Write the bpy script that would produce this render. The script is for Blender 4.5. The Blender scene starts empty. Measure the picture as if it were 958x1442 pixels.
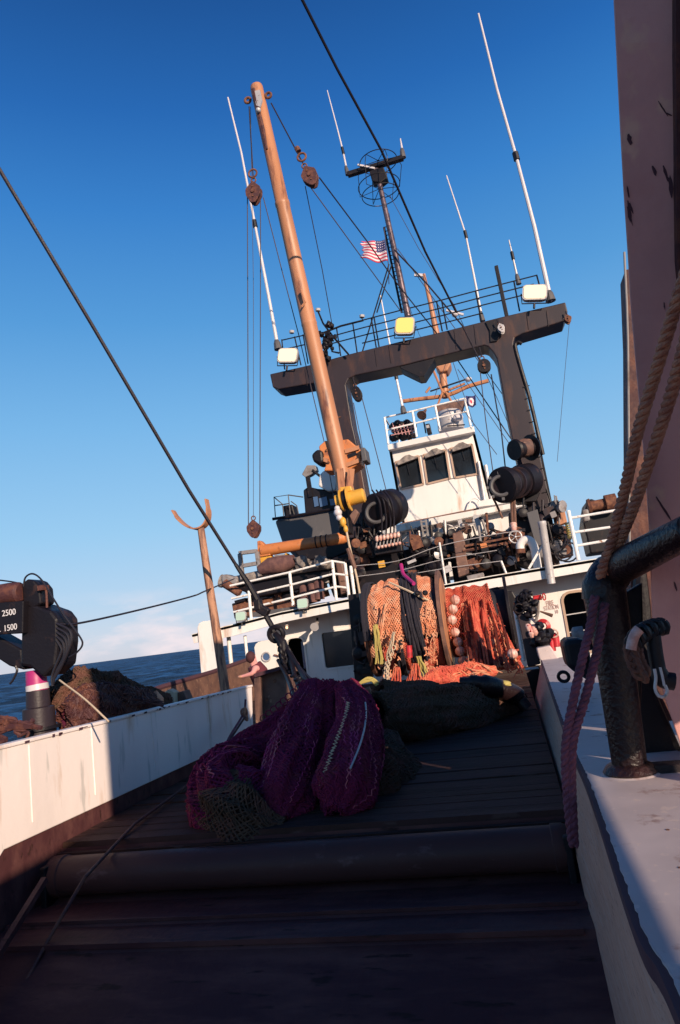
import bpy, bmesh, math, random
from mathutils import Vector, Matrix, noise
random.seed(7)
R=math.radians
SC=bpy.context.scene; COL=SC.collection
# ------------------------------------------------------------ camera
F=968.; CX,CY=479.,721.
UP=Vector((-0.129,-1,167.2/F)).normalized()
FW=Vector((236,167.2-.129*236,F)).normalized()
RT=FW.cross(UP); RT=RT if RT.x>0 else -RT
FW=UP.cross(RT); FW=FW if FW.z>0 else -FW
camd=bpy.data.cameras.new('camera'); cam=bpy.data.objects.new('camera',camd); COL.objects.link(cam); SC.camera=cam
cx=Vector((RT.x,FW.x,UP.x)); cy=-Vector((RT.y,FW.y,UP.y)); cz=-Vector((RT.z,FW.z,UP.z))
cam.matrix_world=Matrix(((cx.x,cy.x,cz.x,0),(cx.y,cy.y,cz.y,0),(cx.z,cy.z,cz.z,0),(0,0,0,1)))
camd.sensor_fit='HORIZONTAL'; camd.sensor_width=36; camd.lens=36*F/958; camd.clip_start=.05; camd.clip_end=30000
# ------------------------------------------------------------ sky, sun, exposure
SUN_EL,SUN_AZ=17.,141.          # azimuth clockwise from +Y
W=bpy.data.worlds.new('World'); SC.world=W; W.use_nodes=True
nt=W.node_tree; nt.nodes.clear()
out=nt.nodes.new('ShaderNodeOutputWorld'); bg=nt.nodes.new('ShaderNodeBackground'); sky=nt.nodes.new('ShaderNodeTexSky')
sky.sky_type='NISHITA'; sky.sun_disc=False; sky.sun_elevation=R(SUN_EL); sky.sun_rotation=R(SUN_AZ)
sky.air_density=1.0; sky.dust_density=.25; sky.ozone_density=3.5; sky.altitude=0
bg.inputs['Strength'].default_value=.105
tc=nt.nodes.new('ShaderNodeTexCoord'); mp=nt.nodes.new('ShaderNodeMapping'); mp.inputs['Scale'].default_value=(1,1,3.2)
nz=nt.nodes.new('ShaderNodeTexNoise'); nz.inputs['Scale'].default_value=7; nz.inputs['Detail'].default_value=7; nz.inputs['Roughness'].default_value=.55
cr=nt.nodes.new('ShaderNodeValToRGB'); cr.color_ramp.elements[0].position=.46; cr.color_ramp.elements[1].position=.60
sp=nt.nodes.new('ShaderNodeSeparateXYZ'); low=nt.nodes.new('ShaderNodeValToRGB')
low.color_ramp.elements[0].position=.0; low.color_ramp.elements[0].color=(1,1,1,1)
low.color_ramp.elements[1].position=.095; low.color_ramp.elements[1].color=(0,0,0,1)
e=low.color_ramp.elements.new(.045); e.color=(.9,.9,.9,1)
mul=nt.nodes.new('ShaderNodeMath'); mul.operation='MULTIPLY'; mul2=nt.nodes.new('ShaderNodeMath'); mul2.operation='MULTIPLY'; mul2.inputs[1].default_value=.75
mx=nt.nodes.new('ShaderNodeMixRGB'); mx.inputs['Color2'].default_value=(7.2,6.2,6.4,1)
L=nt.links.new
# measured colours of this clear, deep blue afternoon sky by height above the horizon, blended with the Nishita model
EXPO=.35; k_=1/(.105*2**EXPO)
zr=nt.nodes.new('ShaderNodeValToRGB'); els=zr.color_ramp.elements
stops=[(.0,(204,208,226)),(.03,(198,210,232)),(.08,(180,208,236)),(.17,(154,203,239)),(.31,(122,185,235)),(.44,(84,158,222)),(.56,(53,131,208)),(.65,(31,104,184)),(.74,(18,80,152)),(1,(10,50,104))]
def s2l(c): c/=255; return (c/12.92 if c<.04045 else ((c+.055)/1.055)**2.4)
while len(els)<len(stops): els.new(.5)
for e_,(p_,c_) in zip(els,stops): e_.position=p_
for e_,(p_,c_) in zip(els,stops): e_.color=(*[s2l(v) for v in c_],1)
kk=nt.nodes.new('ShaderNodeMixRGB'); kk.blend_type='MULTIPLY'; kk.inputs['Fac'].default_value=1; kk.inputs['Color2'].default_value=(k_,k_,k_,1)
bl=nt.nodes.new('ShaderNodeMixRGB'); bl.inputs['Fac'].default_value=.88
L(tc.outputs['Generated'],mp.inputs['Vector']); L(zr.outputs[0],kk.inputs['Color1']); L(kk.outputs[0],bl.inputs['Color2']); L(sky.outputs[0],bl.inputs['Color1']); L(mp.outputs[0],nz.inputs['Vector']); L(nz.outputs['Fac'],cr.inputs[0])
L(tc.outputs['Generated'],sp.inputs[0]); L(sp.outputs['Z'],low.inputs[0]); L(sp.outputs['Z'],zr.inputs[0]); L(cr.outputs[0],mul.inputs[0]); L(low.outputs[0],mul.inputs[1])
L(mul.outputs[0],mul2.inputs[0]); L(mul2.outputs[0],mx.inputs['Fac']); L(bl.outputs[0],mx.inputs['Color1']); L(mx.outputs[0],bg.inputs['Color']); L(bg.outputs[0],out.inputs[0])
sd=bpy.data.lights.new('sun','SUN'); sun=bpy.data.objects.new('sun',sd); COL.objects.link(sun)
sd.energy=5.0; sd.angle=R(.5); sd.color=(1,.80,.60)
S=Vector((math.sin(R(SUN_AZ))*math.cos(R(SUN_EL)),math.cos(R(SUN_AZ))*math.cos(R(SUN_EL)),math.sin(R(SUN_EL))))
sun.rotation_euler=S.to_track_quat('Z','Y').to_euler(); sun.location=S*60
SC.view_settings.view_transform='Standard'; SC.view_settings.look='None'; SC.view_settings.exposure=EXPO; SC.view_settings.gamma=1
SC.render.engine='CYCLES'; SC.render.resolution_x=680; SC.render.resolution_y=1024

# ------------------------------------------------------------ helpers
def ray(px,py):
    v=Vector((px-CX,py-CY,F)); return Vector((v.dot(RT),v.dot(FW),v.dot(UP)))
def at(px,py,Y): r=ray(px,py); return r*(Y/r.y)
def atz(px,py,Z): r=ray(px,py); return r*(Z/r.z)
def atx(px,py,X): r=ray(px,py); return r*(X/r.x)
WL={}                                   # world offset of parents
def wl(o): return WL.get(o.name,Vector((0,0,0)))
def thing(name,label,cat,loc=(0,0,0),group=None):
    o=bpy.data.objects.new(name,None); o.empty_display_size=.2; COL.objects.link(o); o.location=loc
    o['label']=label; o['category']=cat
    if group:o['group']=group
    WL[o.name]=Vector(loc); return o
def tag(o,label,cat,group=None,kind=None):
    if label:o['label']=label
    if cat:o['category']=cat
    if group:o['group']=group
    if kind:o['kind']=kind
    return o
class MB:
    def __init__(s): s.v=[];s.f=[];s.mi=[]
    def add(s,vs,fs,mi=0):
        b=len(s.v); s.pc=getattr(s,'pc',[]); s.pc.append((b,len(vs),len(s.f),len(fs))); s.v+= [Vector(v) for v in vs]; s.f+=[tuple(i+b for i in f) for f in fs]; s.mi+=[mi]*len(fs); return s
    def prism(s,pts,d,mi=0):
        d=Vector(d); n=len(pts); a=[Vector(p) for p in pts]; b=[p+d for p in a]
        return s.add(a+b,[tuple(range(n-1,-1,-1)),tuple(range(n,2*n))]+[(i,(i+1)%n,n+(i+1)%n,n+i) for i in range(n)],mi)
    def pp(s,pix,Y,dep,mi=0):            # outline at a distance Y ahead, thickness dep
        return s.prism([at(x,y,Y) for x,y in pix],(0,dep,0),mi)
    def box(s,c,sz,rot=None,mi=0):
        c=Vector(c); hx,hy,hz=[k/2 for k in sz]
        vs=[Vector((x,y,z)) for x in(-hx,hx) for y in(-hy,hy) for z in(-hz,hz)]
        if rot is not None: vs=[rot@v for v in vs]
        return s.add([v+c for v in vs],[(0,1,3,2),(4,6,7,5),(0,4,5,1),(2,3,7,6),(0,2,6,4),(1,5,7,3)],mi)
    def bar(s,a,b,w,h,mi=0):
        a,b=Vector(a),Vector(b); d=(b-a); q=d.to_track_quat('Y','Z').to_matrix()
        return s.box((a+b)/2,(w,d.length,h),q,mi)
    def tube(s,pts,r,n=8,caps=True,mi=0):
        pts=[Vector(p) for p in pts]; m=len(pts)
        rr=r if isinstance(r,(list,tuple)) else [r]*m
        t0=(pts[1]-pts[0]).normalized(); u=t0.orthogonal().normalized(); vs=[]
        for i,p in enumerate(pts):
            t=(pts[min(i+1,m-1)]-pts[max(i-1,0)])
            t=t.normalized() if t.length>1e-9 else t0
            u=(u-t*u.dot(t)); u=u.normalized() if u.length>1e-6 else t.orthogonal().normalized(); w=t.cross(u)
            for k in range(n):
                a=2*math.pi*k/n; vs.append(p+(u*math.cos(a)+w*math.sin(a))*rr[i])
        fs=[(i*n+k,i*n+(k+1)%n,(i+1)*n+(k+1)%n,(i+1)*n+k) for i in range(m-1) for k in range(n)]
        if caps: fs+=[tuple(range(n-1,-1,-1)),tuple(range((m-1)*n,m*n))]
        return s.add(vs,fs,mi)
    def lathe(s,a,b,prof,n=24,mi=0):     # prof: (t along a-b, radius)
        a,b=Vector(a),Vector(b); return s.tube2(a,b,prof,n,mi)
    def tube2(s,a,b,prof,n,mi):
        t=(b-a).normalized(); u=t.orthogonal().normalized(); w=t.cross(u); vs=[]
        for q,r in prof:
            p=a+(b-a)*q
            for k in range(n):
                an=2*math.pi*k/n; vs.append(p+(u*math.cos(an)+w*math.sin(an))*max(r,1e-4))
        m=len(prof); fs=[(i*n+k,i*n+(k+1)%n,(i+1)*n+(k+1)%n,(i+1)*n+k) for i in range(m-1) for k in range(n)]
        fs+=[tuple(range(n-1,-1,-1)),tuple(range((m-1)*n,m*n))]
        return s.add(vs,fs,mi)
    def ball(s,c,r,sx=1,sy=1,sz=1,n=12,jit=0,mi=0):
        c=Vector(c); vs=[];m=n//2+1
        for i in range(m+1):
            th=math.pi*i/m
            for k in range(n):
                a=2*math.pi*k/n; d=Vector((math.sin(th)*math.cos(a),math.sin(th)*math.sin(a),math.cos(th)))
                q=1+jit*noise.noise(d*1.7+c*3)
                vs.append(c+Vector((d.x*sx,d.y*sy,d.z*sz))*r*q)
        return s.add(vs,[(i*n+k,i*n+(k+1)%n,(i+1)*n+(k+1)%n,(i+1)*n+k) for i in range(m) for k in range(n)],mi)
    def ring(s,c,nrm,Rr,r,n=24,k=8,sx=1,mi=0):
        c=Vector(c); nrm=Vector(nrm).normalized(); u=nrm.orthogonal().normalized(); w=nrm.cross(u)
        pts=[c+(u*math.cos(2*math.pi*i/n)*sx+w*math.sin(2*math.pi*i/n))*Rr for i in range(n+1)]
        return s.tube(pts,r,k,False,mi)
    def each(s,name,mat,parent,smooth=False,bevel=0):
        for a,n,c,m in s.pc:
            q=MB(); q.add(s.v[a:a+n],[tuple(i-a for i in f) for f in s.f[c:c+m]]); q.build(name,mat,parent,smooth,bevel)
    def build(s,name,mat,parent=None,smooth=False,bevel=0,origin=None):
        if parent is not None: off=wl(parent)
        elif origin is not None: off=Vector(origin)
        else:
            n=len(s.v); off=Vector((sum(v.x for v in s.v)/n,sum(v.y for v in s.v)/n,min(v.z for v in s.v)))
        me=bpy.data.meshes.new(name); me.from_pydata([v-off for v in s.v],[],s.f)
        mats=mat if isinstance(mat,(list,tuple)) else [mat]
        for m in mats: me.materials.append(m)
        for p,i in zip(me.polygons,s.mi): p.material_index=i
        bm=bmesh.new(); bm.from_mesh(me); bmesh.ops.remove_doubles(bm,verts=bm.verts,dist=1e-5); bmesh.ops.recalc_face_normals(bm,faces=bm.faces)
        bm.to_mesh(me); bm.free()
        if smooth:
            for p in me.polygons: p.use_smooth=True
            me.set_sharp_from_angle(angle=R(40))
        o=bpy.data.objects.new(name,me); COL.objects.link(o)
        if parent is not None: o.parent=parent; WL[o.name]=off
        else: o.location=off; WL[o.name]=off
        if bevel:
            b=o.modifiers.new('bevel','BEVEL'); b.width=bevel; b.segments=2; b.limit_method='ANGLE'
        return o
def copy_tree(o,parent=None,loc=None):
    c=o.copy(); COL.objects.link(c); c.parent=parent
    if loc is not None: c.location=loc
    for ch in list(o.children): copy_tree(ch,c)
    return c
def curve(pts,n=8):                      # Catmull-Rom
    P=[Vector(p) for p in pts]; P=[P[0]*2-P[1]]+P+[P[-1]*2-P[-2]]; o=[]
    for i in range(1,len(P)-2):
        for k in range(n):
            t=k/n; a,b,c,d=P[i-1:i+3]
            o.append(.5*((2*b)+(c-a)*t+(2*a-5*b+4*c-d)*t*t+(3*b-a-3*c+d)*t**3))
    o.append(P[-2]); return o
def pc(pix,n=6): return curve([at(*p) for p in pix],n)
def lerp(a,b,t): return a+(b-a)*t
# ------------------------------------------------------------ materials
def mat(name,c,rough=.6,metal=0,c2=None,scale=4,lo=.45,hi=.6,bump=0,bscale=40,streak=1,c3=None,spec=.5,emit=0,aniso=(1,1,1)):
    m=bpy.data.materials.new(name); m.use_nodes=True; t=m.node_tree; b=t.nodes['Principled BSDF']; l=t.links.new
    b.inputs['Roughness'].default_value=rough; b.inputs['Metallic'].default_value=metal; b.inputs['Base Color'].default_value=(*c,1)
    b.inputs['Specular IOR Level'].default_value=spec
    if emit: b.inputs['Emission Color'].default_value=(*c,1); b.inputs['Emission Strength'].default_value=emit
    tc=t.nodes.new('ShaderNodeTexCoord'); mp=t.nodes.new('ShaderNodeMapping'); mp.inputs['Scale'].default_value=(aniso[0],aniso[1],aniso[2]/streak); l(tc.outputs['Object'],mp.inputs[0])
    # every surface gets faint broad tone variation
    n0=t.nodes.new('ShaderNodeTexNoise'); n0.inputs['Scale'].default_value=scale*.6; n0.inputs['Detail'].default_value=5; l(mp.outputs[0],n0.inputs['Vector'])
    hsv=t.nodes.new('ShaderNodeHueSaturation'); hsv.inputs['Color'].default_value=(*c,1)
    mr=t.nodes.new('ShaderNodeMapRange'); mr.inputs['To Min'].default_value=.78; mr.inputs['To Max'].default_value=1.2; l(n0.outputs['Fac'],mr.inputs[0]); l(mr.outputs[0],hsv.inputs['Value'])
    last=hsv.outputs[0]
    if c2:
        n=t.nodes.new('ShaderNodeTexNoise'); n.inputs['Scale'].default_value=scale; n.inputs['Detail'].default_value=8; n.inputs['Roughness'].default_value=.65
        l(mp.outputs[0],n.inputs['Vector']); r=t.nodes.new('ShaderNodeValToRGB'); r.color_ramp.elements[0].position=lo; r.color_ramp.elements[1].position=hi
        l(n.outputs['Fac'],r.inputs[0]); x=t.nodes.new('ShaderNodeMixRGB'); x.inputs['Color2'].default_value=(*c2,1); l(last,x.inputs['Color1']); l(r.outputs[0],x.inputs['Fac']); last=x.outputs[0]
    if c3:
        n=t.nodes.new('ShaderNodeTexNoise'); n.inputs['Scale'].default_value=scale*3.3; n.inputs['Detail'].default_value=6
        l(mp.outputs[0],n.inputs['Vector']); r=t.nodes.new('ShaderNodeValToRGB'); r.color_ramp.elements[0].position=.62; r.color_ramp.elements[1].position=.68
        l(n.outputs['Fac'],r.inputs[0]); x=t.nodes.new('ShaderNodeMixRGB'); x.inputs['Color2'].default_value=(*c3,1); l(last,x.inputs['Color1']); l(r.outputs[0],x.inputs['Fac']); last=x.outputs[0]
    l(last,b.inputs['Base Color'])
    n2=t.nodes.new('ShaderNodeTexNoise'); n2.inputs['Scale'].default_value=bscale; n2.inputs['Detail'].default_value=4; l(tc.outputs['Object'],n2.inputs['Vector'])
    if bump:
        bp=t.nodes.new('ShaderNodeBump'); bp.inputs['Strength'].default_value=bump; bp.inputs['Distance'].default_value=.01; l(n2.outputs['Fac'],bp.inputs['Height']); l(bp.outputs[0],b.inputs['Normal'])
    mr=t.nodes.new('ShaderNodeMapRange'); mr.inputs['To Min'].default_value=max(.05,rough-.15); mr.inputs['To Max'].default_value=min(1,rough+.15); l(n0.outputs['Fac'],mr.inputs[0]); l(mr.outputs[0],b.inputs['Roughness'])
    return m
M={}
M['white']=mat('white_paint',(.70,.66,.63),.45,c2=(.42,.24,.14),scale=1.9,lo=.58,hi=.78,streak=5,c3=(.60,.56,.52),bump=.15,bscale=12)
M['whiteclean']=mat('white_rail_paint',(.76,.73,.70),.4,c3=(.35,.18,.10),scale=3)
M['bulwark']=mat('bulwark_paint',(.82,.71,.66),.5,c2=(.50,.30,.16),scale=2.2,lo=.58,hi=.74,streak=5,c3=(.60,.54,.50),bump=.25,bscale=10)
M['cap']=mat('cap_paint',(.47,.385,.375),.55,c2=(.20,.09,.06),scale=5,lo=.57,hi=.70,c3=(.54,.43,.39),bump=.12,bscale=9)
M['woodface']=mat('worn_wood',(.48,.27,.19),.75,c2=(.50,.36,.30),scale=5,lo=.5,hi=.75,aniso=(8,.5,8),bump=.5,bscale=30,c3=(.2,.1,.08))
M['ramp']=mat('ramp_steel',(.070,.026,.028),.55,c2=(.12,.05,.045),scale=2.6,lo=.45,hi=.66,c3=(.04,.018,.016),bump=.6,bscale=14,aniso=(.4,2,1),spec=.14)
M['plank']=mat('deck_plank',(.062,.031,.028),.7,spec=.12,c2=(.04,.02,.014),scale=3,aniso=(.3,3,1),bump=.6,bscale=22,c3=(.085,.05,.045))
M['roller']=mat('roller_steel',(.072,.034,.032),.42,spec=.12,c2=(.17,.10,.10),scale=6,lo=.6,hi=.75,aniso=(.5,1,1),bump=.3,bscale=18)
M['gantry']=mat('gantry_paint',(.026,.017,.022),.5,spec=.35,c2=(.085,.038,.026),scale=2.4,lo=.52,hi=.72,streak=4,bump=.2)
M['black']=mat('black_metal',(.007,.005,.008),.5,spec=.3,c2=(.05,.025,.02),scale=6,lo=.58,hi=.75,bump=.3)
M['blackgloss']=mat('thick_black_paint',(.015,.007,.008),.34,spec=.3,c2=(.045,.018,.016),scale=5,lo=.55,hi=.7,bump=.9,bscale=45)
M['darkgrey']=mat('dark_grey_paint',(.075,.07,.075),.6,c2=(.16,.14,.13),scale=4,lo=.6,hi=.75,streak=3,bump=.2)
M['grey']=mat('grey_paint',(.22,.20,.20),.6,c2=(.11,.075,.06),scale=5,lo=.5,hi=.7,bump=.2)
M['lgrey']=mat('light_grey_metal',(.45,.42,.42),.45,metal=.2,c3=(.2,.13,.1))
M['rust']=mat('rusty_metal',(.10,.035,.022),.8,c2=(.20,.08,.04),scale=9,bump=.5)
M['block']=mat('block_rust',(.055,.016,.018),.7,c2=(.12,.04,.025),scale=9,bump=.4)
M['tan']=mat('boom_tan_paint',(.43,.185,.09),.5,c2=(.14,.05,.035),scale=3.4,lo=.54,hi=.66,streak=6,c3=(.38,.17,.09),bump=.2)
M['orange']=mat('crane_orange_paint',(.52,.175,.055),.5,c2=(.22,.07,.035),scale=5,lo=.54,hi=.68,c3=(.42,.2,.1),bump=.3)
M['yellow']=mat('yellow_paint',(.60,.31,.04),.48,c2=(.25,.10,.03),scale=6,lo=.62,hi=.72)
M['pink']=mat('column_primer_paint',(.66,.33,.29),.5,c2=(.50,.23,.21),scale=1.5,lo=.42,hi=.66,c3=(.70,.40,.30),streak=1.6,bump=.35,bscale=16)
M['chip']=mat('chipped_patch',(.07,.025,.035),.8)
M['brown']=mat('brown_steel',(.17,.085,.06),.7,c2=(.08,.04,.035),scale=3,lo=.42,hi=.62,bump=.4,c3=(.26,.15,.10))
M['wood']=mat('weathered_wood',(.40,.20,.12),.75,c2=(.13,.06,.045),scale=5,aniso=(6,6,.7),bump=.5)
M['canvas']=mat('brown_canvas',(.10,.045,.045),.9,c2=(.15,.07,.06),scale=6,bump=.4)
M['tarp']=mat('grey_tarp',(.13,.11,.105),.85,c2=(.30,.25,.22),scale=4,bump=.5,bscale=10)
M['wire']=mat('steel_wire',(.020,.014,.02),.5,metal=.3,bump=.6,bscale=90)
M['thin']=mat('thin_line',(.05,.035,.045),.6)
M['antenna']=mat('antenna_white',(.56,.51,.52),.4)
M['mast']=mat('mast_metal',(.16,.11,.12),.35,metal=.5,c2=(.04,.03,.035),scale=9)
M['rope']=mat('brown_rope',(.48,.20,.11),.85,c2=(.32,.12,.075),scale=16,bump=.9,bscale=160)
M['ropepurple']=mat('purplish_rope',(.19,.055,.085),.85,c2=(.12,.035,.055),scale=14,bump=.9,bscale=160)
M['cream']=mat('cream_rope',(.52,.40,.28),.85,bump=.5,bscale=80)
M['yrope']=mat('yellow_rope',(.42,.33,.10),.8)
M['netorange']=mat('orange_twine',(.64,.235,.12),.85,c2=(.70,.36,.22),scale=5,bump=.5,bscale=60)
M['netred']=mat('red_orange_twine',(.50,.075,.045),.85,c2=(.60,.15,.08),scale=6,bump=.5,bscale=60)
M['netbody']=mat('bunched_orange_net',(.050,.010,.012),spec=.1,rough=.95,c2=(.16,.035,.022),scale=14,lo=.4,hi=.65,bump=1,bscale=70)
M['netblack']=mat('black_twine',(.018,.015,.024),.85,bump=.6,bscale=70)
M['purple']=mat('purple_twine',(.17,.016,.055),spec=.1,rough=.8,c2=(.22,.045,.05),scale=4,lo=.5,hi=.75,bump=.5,bscale=80)
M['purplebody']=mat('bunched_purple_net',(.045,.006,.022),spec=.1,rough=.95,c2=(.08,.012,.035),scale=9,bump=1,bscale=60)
M['olive']=mat('dark_olive_twine',(.085,.052,.036),spec=.1,rough=.9,c2=(.13,.06,.045),scale=5)
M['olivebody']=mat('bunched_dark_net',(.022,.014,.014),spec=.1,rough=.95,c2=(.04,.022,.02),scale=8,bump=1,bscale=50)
M['nethighlight']=mat('magenta_highlight_twine',(.42,.045,.14),spec=.1,rough=.8,c2=(.52,.14,.14),scale=6,bump=.5,bscale=80)  # brighter tone puts the heap's highlights into the twine colour
M['float']=mat('float_plastic',(.50,.24,.19),.5,c2=(.66,.46,.40),scale=8)
M['red']=mat('red_paint',(.50,.02,.03),.4,c2=(.28,.02,.02),scale=8)
M['flagred']=mat('flag_red',(.50,.05,.10),.8); M['flagwhite']=mat('flag_white',(.72,.62,.64),.8); M['navy']=mat('flag_navy',(.03,.03,.12),.8)
M['glass']=mat('dark_window_glass',(.012,.014,.018),.08,spec=.6); M['blueglass']=mat('blue_glass',(.06,.11,.22),.1)
M['interior']=mat('dark_interior',(.012,.01,.014),.9)
M['winframe']=mat('window_frame_tan',(.40,.27,.20),.6)
M['lens']=mat('greenish_lens',(.42,.56,.46),.2)
M['skin']=mat('skin',(.50,.25,.17),.6); M['shirt']=mat('pink_shirt',(.62,.27,.25),.85); M['hair']=mat('dark_hair',(.05,.012,.015),.8); M['trousers']=mat('dark_trousers',(.04,.03,.05),.9)
M['letter']=mat('stencil_white',(.62,.60,.62),.6); M['letterfaint']=mat('faded_stencil',(.42,.26,.24),.7)
M['pinkband']=mat('magenta_band',(.36,.02,.14),.5); M['hose']=mat('black_hose',(.014,.011,.016),.4)
M['lampon']=mat('lit_lamp_white',(1,.74,.44),.9,emit=1.3,spec=.1); M['lampyel']=mat('lit_lamp_yellow',(1,.66,.16),.9,emit=.92,spec=.1)
for k_1 in ('lampon','lampyel'):
    t_=M[k_1].node_tree; b_=t_.nodes['Principled BSDF']; t_.links.remove(b_.inputs['Base Color'].links[0]); b_.inputs['Base Color'].default_value=(.12,.10,.05,1); M['lampwarm']=mat('lit_bulb',(1,.55,.30),.5,emit=1.2)

# ------------------------------------------------------------ setting
ZD=-1.4; SEA=-4.6
def sea():
    N=270; rs=[-1+2*i/N for i in range(N+1)]
    def sp(t): return math.copysign(math.sinh(abs(t)*8.2)/math.sinh(8.2)*14000,t)
    xs=[sp(t) for t in rs]; vs=[]
    for y in xs:
        for x in xs:
            d=math.hypot(x,y); a=1/(1+(d/900)**2)
            h=a*(.60*noise.noise(Vector((x/17,y/10,0)))+.55*noise.noise(Vector((x/6.5,y/4,3)))+.25*noise.noise(Vector((x/2.3,y/1.7,7))))
            vs.append((x,y,SEA+h))
    m=N+1; fs=[(j*m+i,j*m+i+1,(j+1)*m+i+1,(j+1)*m+i) for j in range(N) for i in range(N)]
    mb=MB(); mb.add(vs,fs)
    w=bpy.data.materials.new('sea_water'); w.use_nodes=True; t=w.node_tree; b=t.nodes['Principled BSDF']; l=t.links.new
    b.inputs['Roughness'].default_value=.9; b.inputs['Specular IOR Level'].default_value=0
    gl=t.nodes.new('ShaderNodeBsdfGlossy'); gl.inputs['Roughness'].default_value=.28; lw=t.nodes.new('ShaderNodeLayerWeight'); lw.inputs['Blend'].default_value=.12; mrr=t.nodes.new('ShaderNodeMapRange'); mrr.inputs['To Min'].default_value=.02; mrr.inputs['To Max'].default_value=.13; ms=t.nodes.new('ShaderNodeMixShader'); l(lw.outputs['Fresnel'],mrr.inputs[0]); l(mrr.outputs[0],ms.inputs[0]); l(b.outputs[0],ms.inputs[1]); l(gl.outputs[0],ms.inputs[2]); l(ms.outputs[0],t.nodes['Material Output'].inputs[0])
    tc=t.nodes.new('ShaderNodeTexCoord'); prev=None
    for (sc,ds,st,ax) in ((.16,1.6,1,(1,2.2,1)),(.55,.7,1,(1,2.4,1)),(2.2,.22,.8,(1,1.8,1))):
        mp=t.nodes.new('ShaderNodeMapping'); mp.inputs['Scale'].default_value=ax; mp.inputs['Rotation'].default_value=(0,0,R(25*sc)); n=t.nodes.new('ShaderNodeTexNoise'); n.inputs['Scale'].default_value=sc; n.inputs['Detail'].default_value=6; n.inputs['Roughness'].default_value=.6
        l(tc.outputs['Object'],mp.inputs[0]); l(mp.outputs[0],n.inputs['Vector'])
        bp=t.nodes.new('ShaderNodeBump'); bp.inputs['Strength'].default_value=st; bp.inputs['Distance'].default_value=ds; l(n.outputs['Fac'],bp.inputs['Height'])
        if prev: l(prev.outputs[0],bp.inputs['Normal'])
        prev=bp
    l(prev.outputs[0],b.inputs['Normal']); l(prev.outputs[0],gl.inputs['Normal']); l(prev.outputs[0],lw.inputs['Normal'])
    n=t.nodes.new('ShaderNodeTexNoise'); n.inputs['Scale'].default_value=.085; n.inputs['Detail'].default_value=12; n.inputs['Roughness'].default_value=.74; mp=t.nodes.new('ShaderNodeMapping'); mp.inputs['Scale'].default_value=(1.1,1,1); l(tc.outputs['Object'],mp.inputs[0]); l(mp.outputs[0],n.inputs['Vector'])
    r=t.nodes.new('ShaderNodeValToRGB'); r.color_ramp.elements[0].position=.44; r.color_ramp.elements[0].color=(.002,.012,.040,1); r.color_ramp.elements[1].position=.57; r.color_ramp.elements[1].color=(.030,.12,.28,1)
    e3=r.color_ramp.elements.new(.66); e3.color=(.07,.19,.36,1)
    l(n.outputs['Fac'],r.inputs[0]); l(r.outputs[0],b.inputs['Base Color'])
    o=mb.build('sea',w,smooth=True,origin=(0,0,0)); o['kind']='structure'
sea()
XL=-3.8; XR=.17
# working deck with separate planks (one sheet object), and ramp
mb=MB()
y=5.22
while y<17.3:
    w=random.uniform(.17,.21); dz=random.uniform(-.006,.006)
    mb.box(((XL+XR)/2,y+w/2,ZD-.03+dz),(XR-XL,w-.012,.06)); y+=w
mb.box(((XL+XR)/2,11.3,ZD-.09),(XR-XL,12.3,.05))
mb.box((-5.7,10,ZD-.05),(3.7,16,.08)); mb.box((1.8,10,ZD-.05),(2.6,16,.08))
o=mb.build('working_deck',M['plank']); o['kind']='structure'
prof=[(5.2,ZD-.04),(5.18,ZD-.30),(4.92,ZD-.36),(4.55,-1.75),(4.53,-1.775),(4.30,-1.79),(4.27,-1.83),(3.86,-2.03),(2.5,-2.9),(-.5,-4.8),(-1.5,-5.4)]
mb=MB(); n=len(prof); vs=[]
for yy,z in prof: vs+=[(XL,yy,z),(XR+.02,yy,z)]
mb.add(vs,[(2*i,2*i+1,2*i+3,2*i+2) for i in range(n-1)])
mb.box(((XL+XR)/2,4.55,-1.745),(XR-XL-.1,.025,.02)); mb.box(((XL+XR)/2,4.29,-1.79),(XR-XL-.1,.04,.03))
mb.box((XL+.35,3.4,-2.1),(.04,2.6,.04),Matrix.Rotation(R(30),3,'X'))
o=mb.build('stern_ramp',M['ramp']); o['kind']='structure'
mb=MB(); mb.box((-1.6,24,.68),(9.4,14.6,.12)); o=mb.build('upper_deck',M['darkgrey']); o['kind']='structure'
# hull below so the ship is closed
mb=MB(); mb.prism([(-7.9,-2,-6),(-7.9,32,-6),(-7.9,32,ZD-.12),(-7.9,5.3,ZD-.12),(-7.9,-2,ZD-.12)],(.1,0,0)); mb.prism([(3.2,-4,-6),(3.2,32,-6),(3.2,32,ZD-.12),(3.2,-4,ZD-.12)],(.1,0,0))
mb.box((-2.3,17.5,-3),(11,.2,3)); o=mb.build('ship_hull',M['gantry']); o['kind']='structure'

# roller
rt=thing('ramp_roller','long dark steel roller lying across the top of the stern ramp','roller',(-1.8,5,-1.6))
ra=atz(68,1222,-1.56); rb=atz(806,1178,-1.56)
ra=Vector((XL+.06,5.0,-1.585)); rb=Vector((XR-.02,5.02,-1.585))
mb=MB(); mb.lathe(ra,rb,[(0,.13),(.004,.145),(.03,.15),(.032,.14),(.97,.14),(.972,.15),(.99,.15),(1,.13)],32); mb.build('drum',M['roller'],rt,True)
for q in (.0,1.0):
    mb=MB(); p=ra+(rb-ra)*q; mb.box(p+Vector((.02 if q==0 else -.02,0,-.06)),(.05,.30,.34)); mb.build('bearing',M['black'],rt,bevel=.01)

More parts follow.
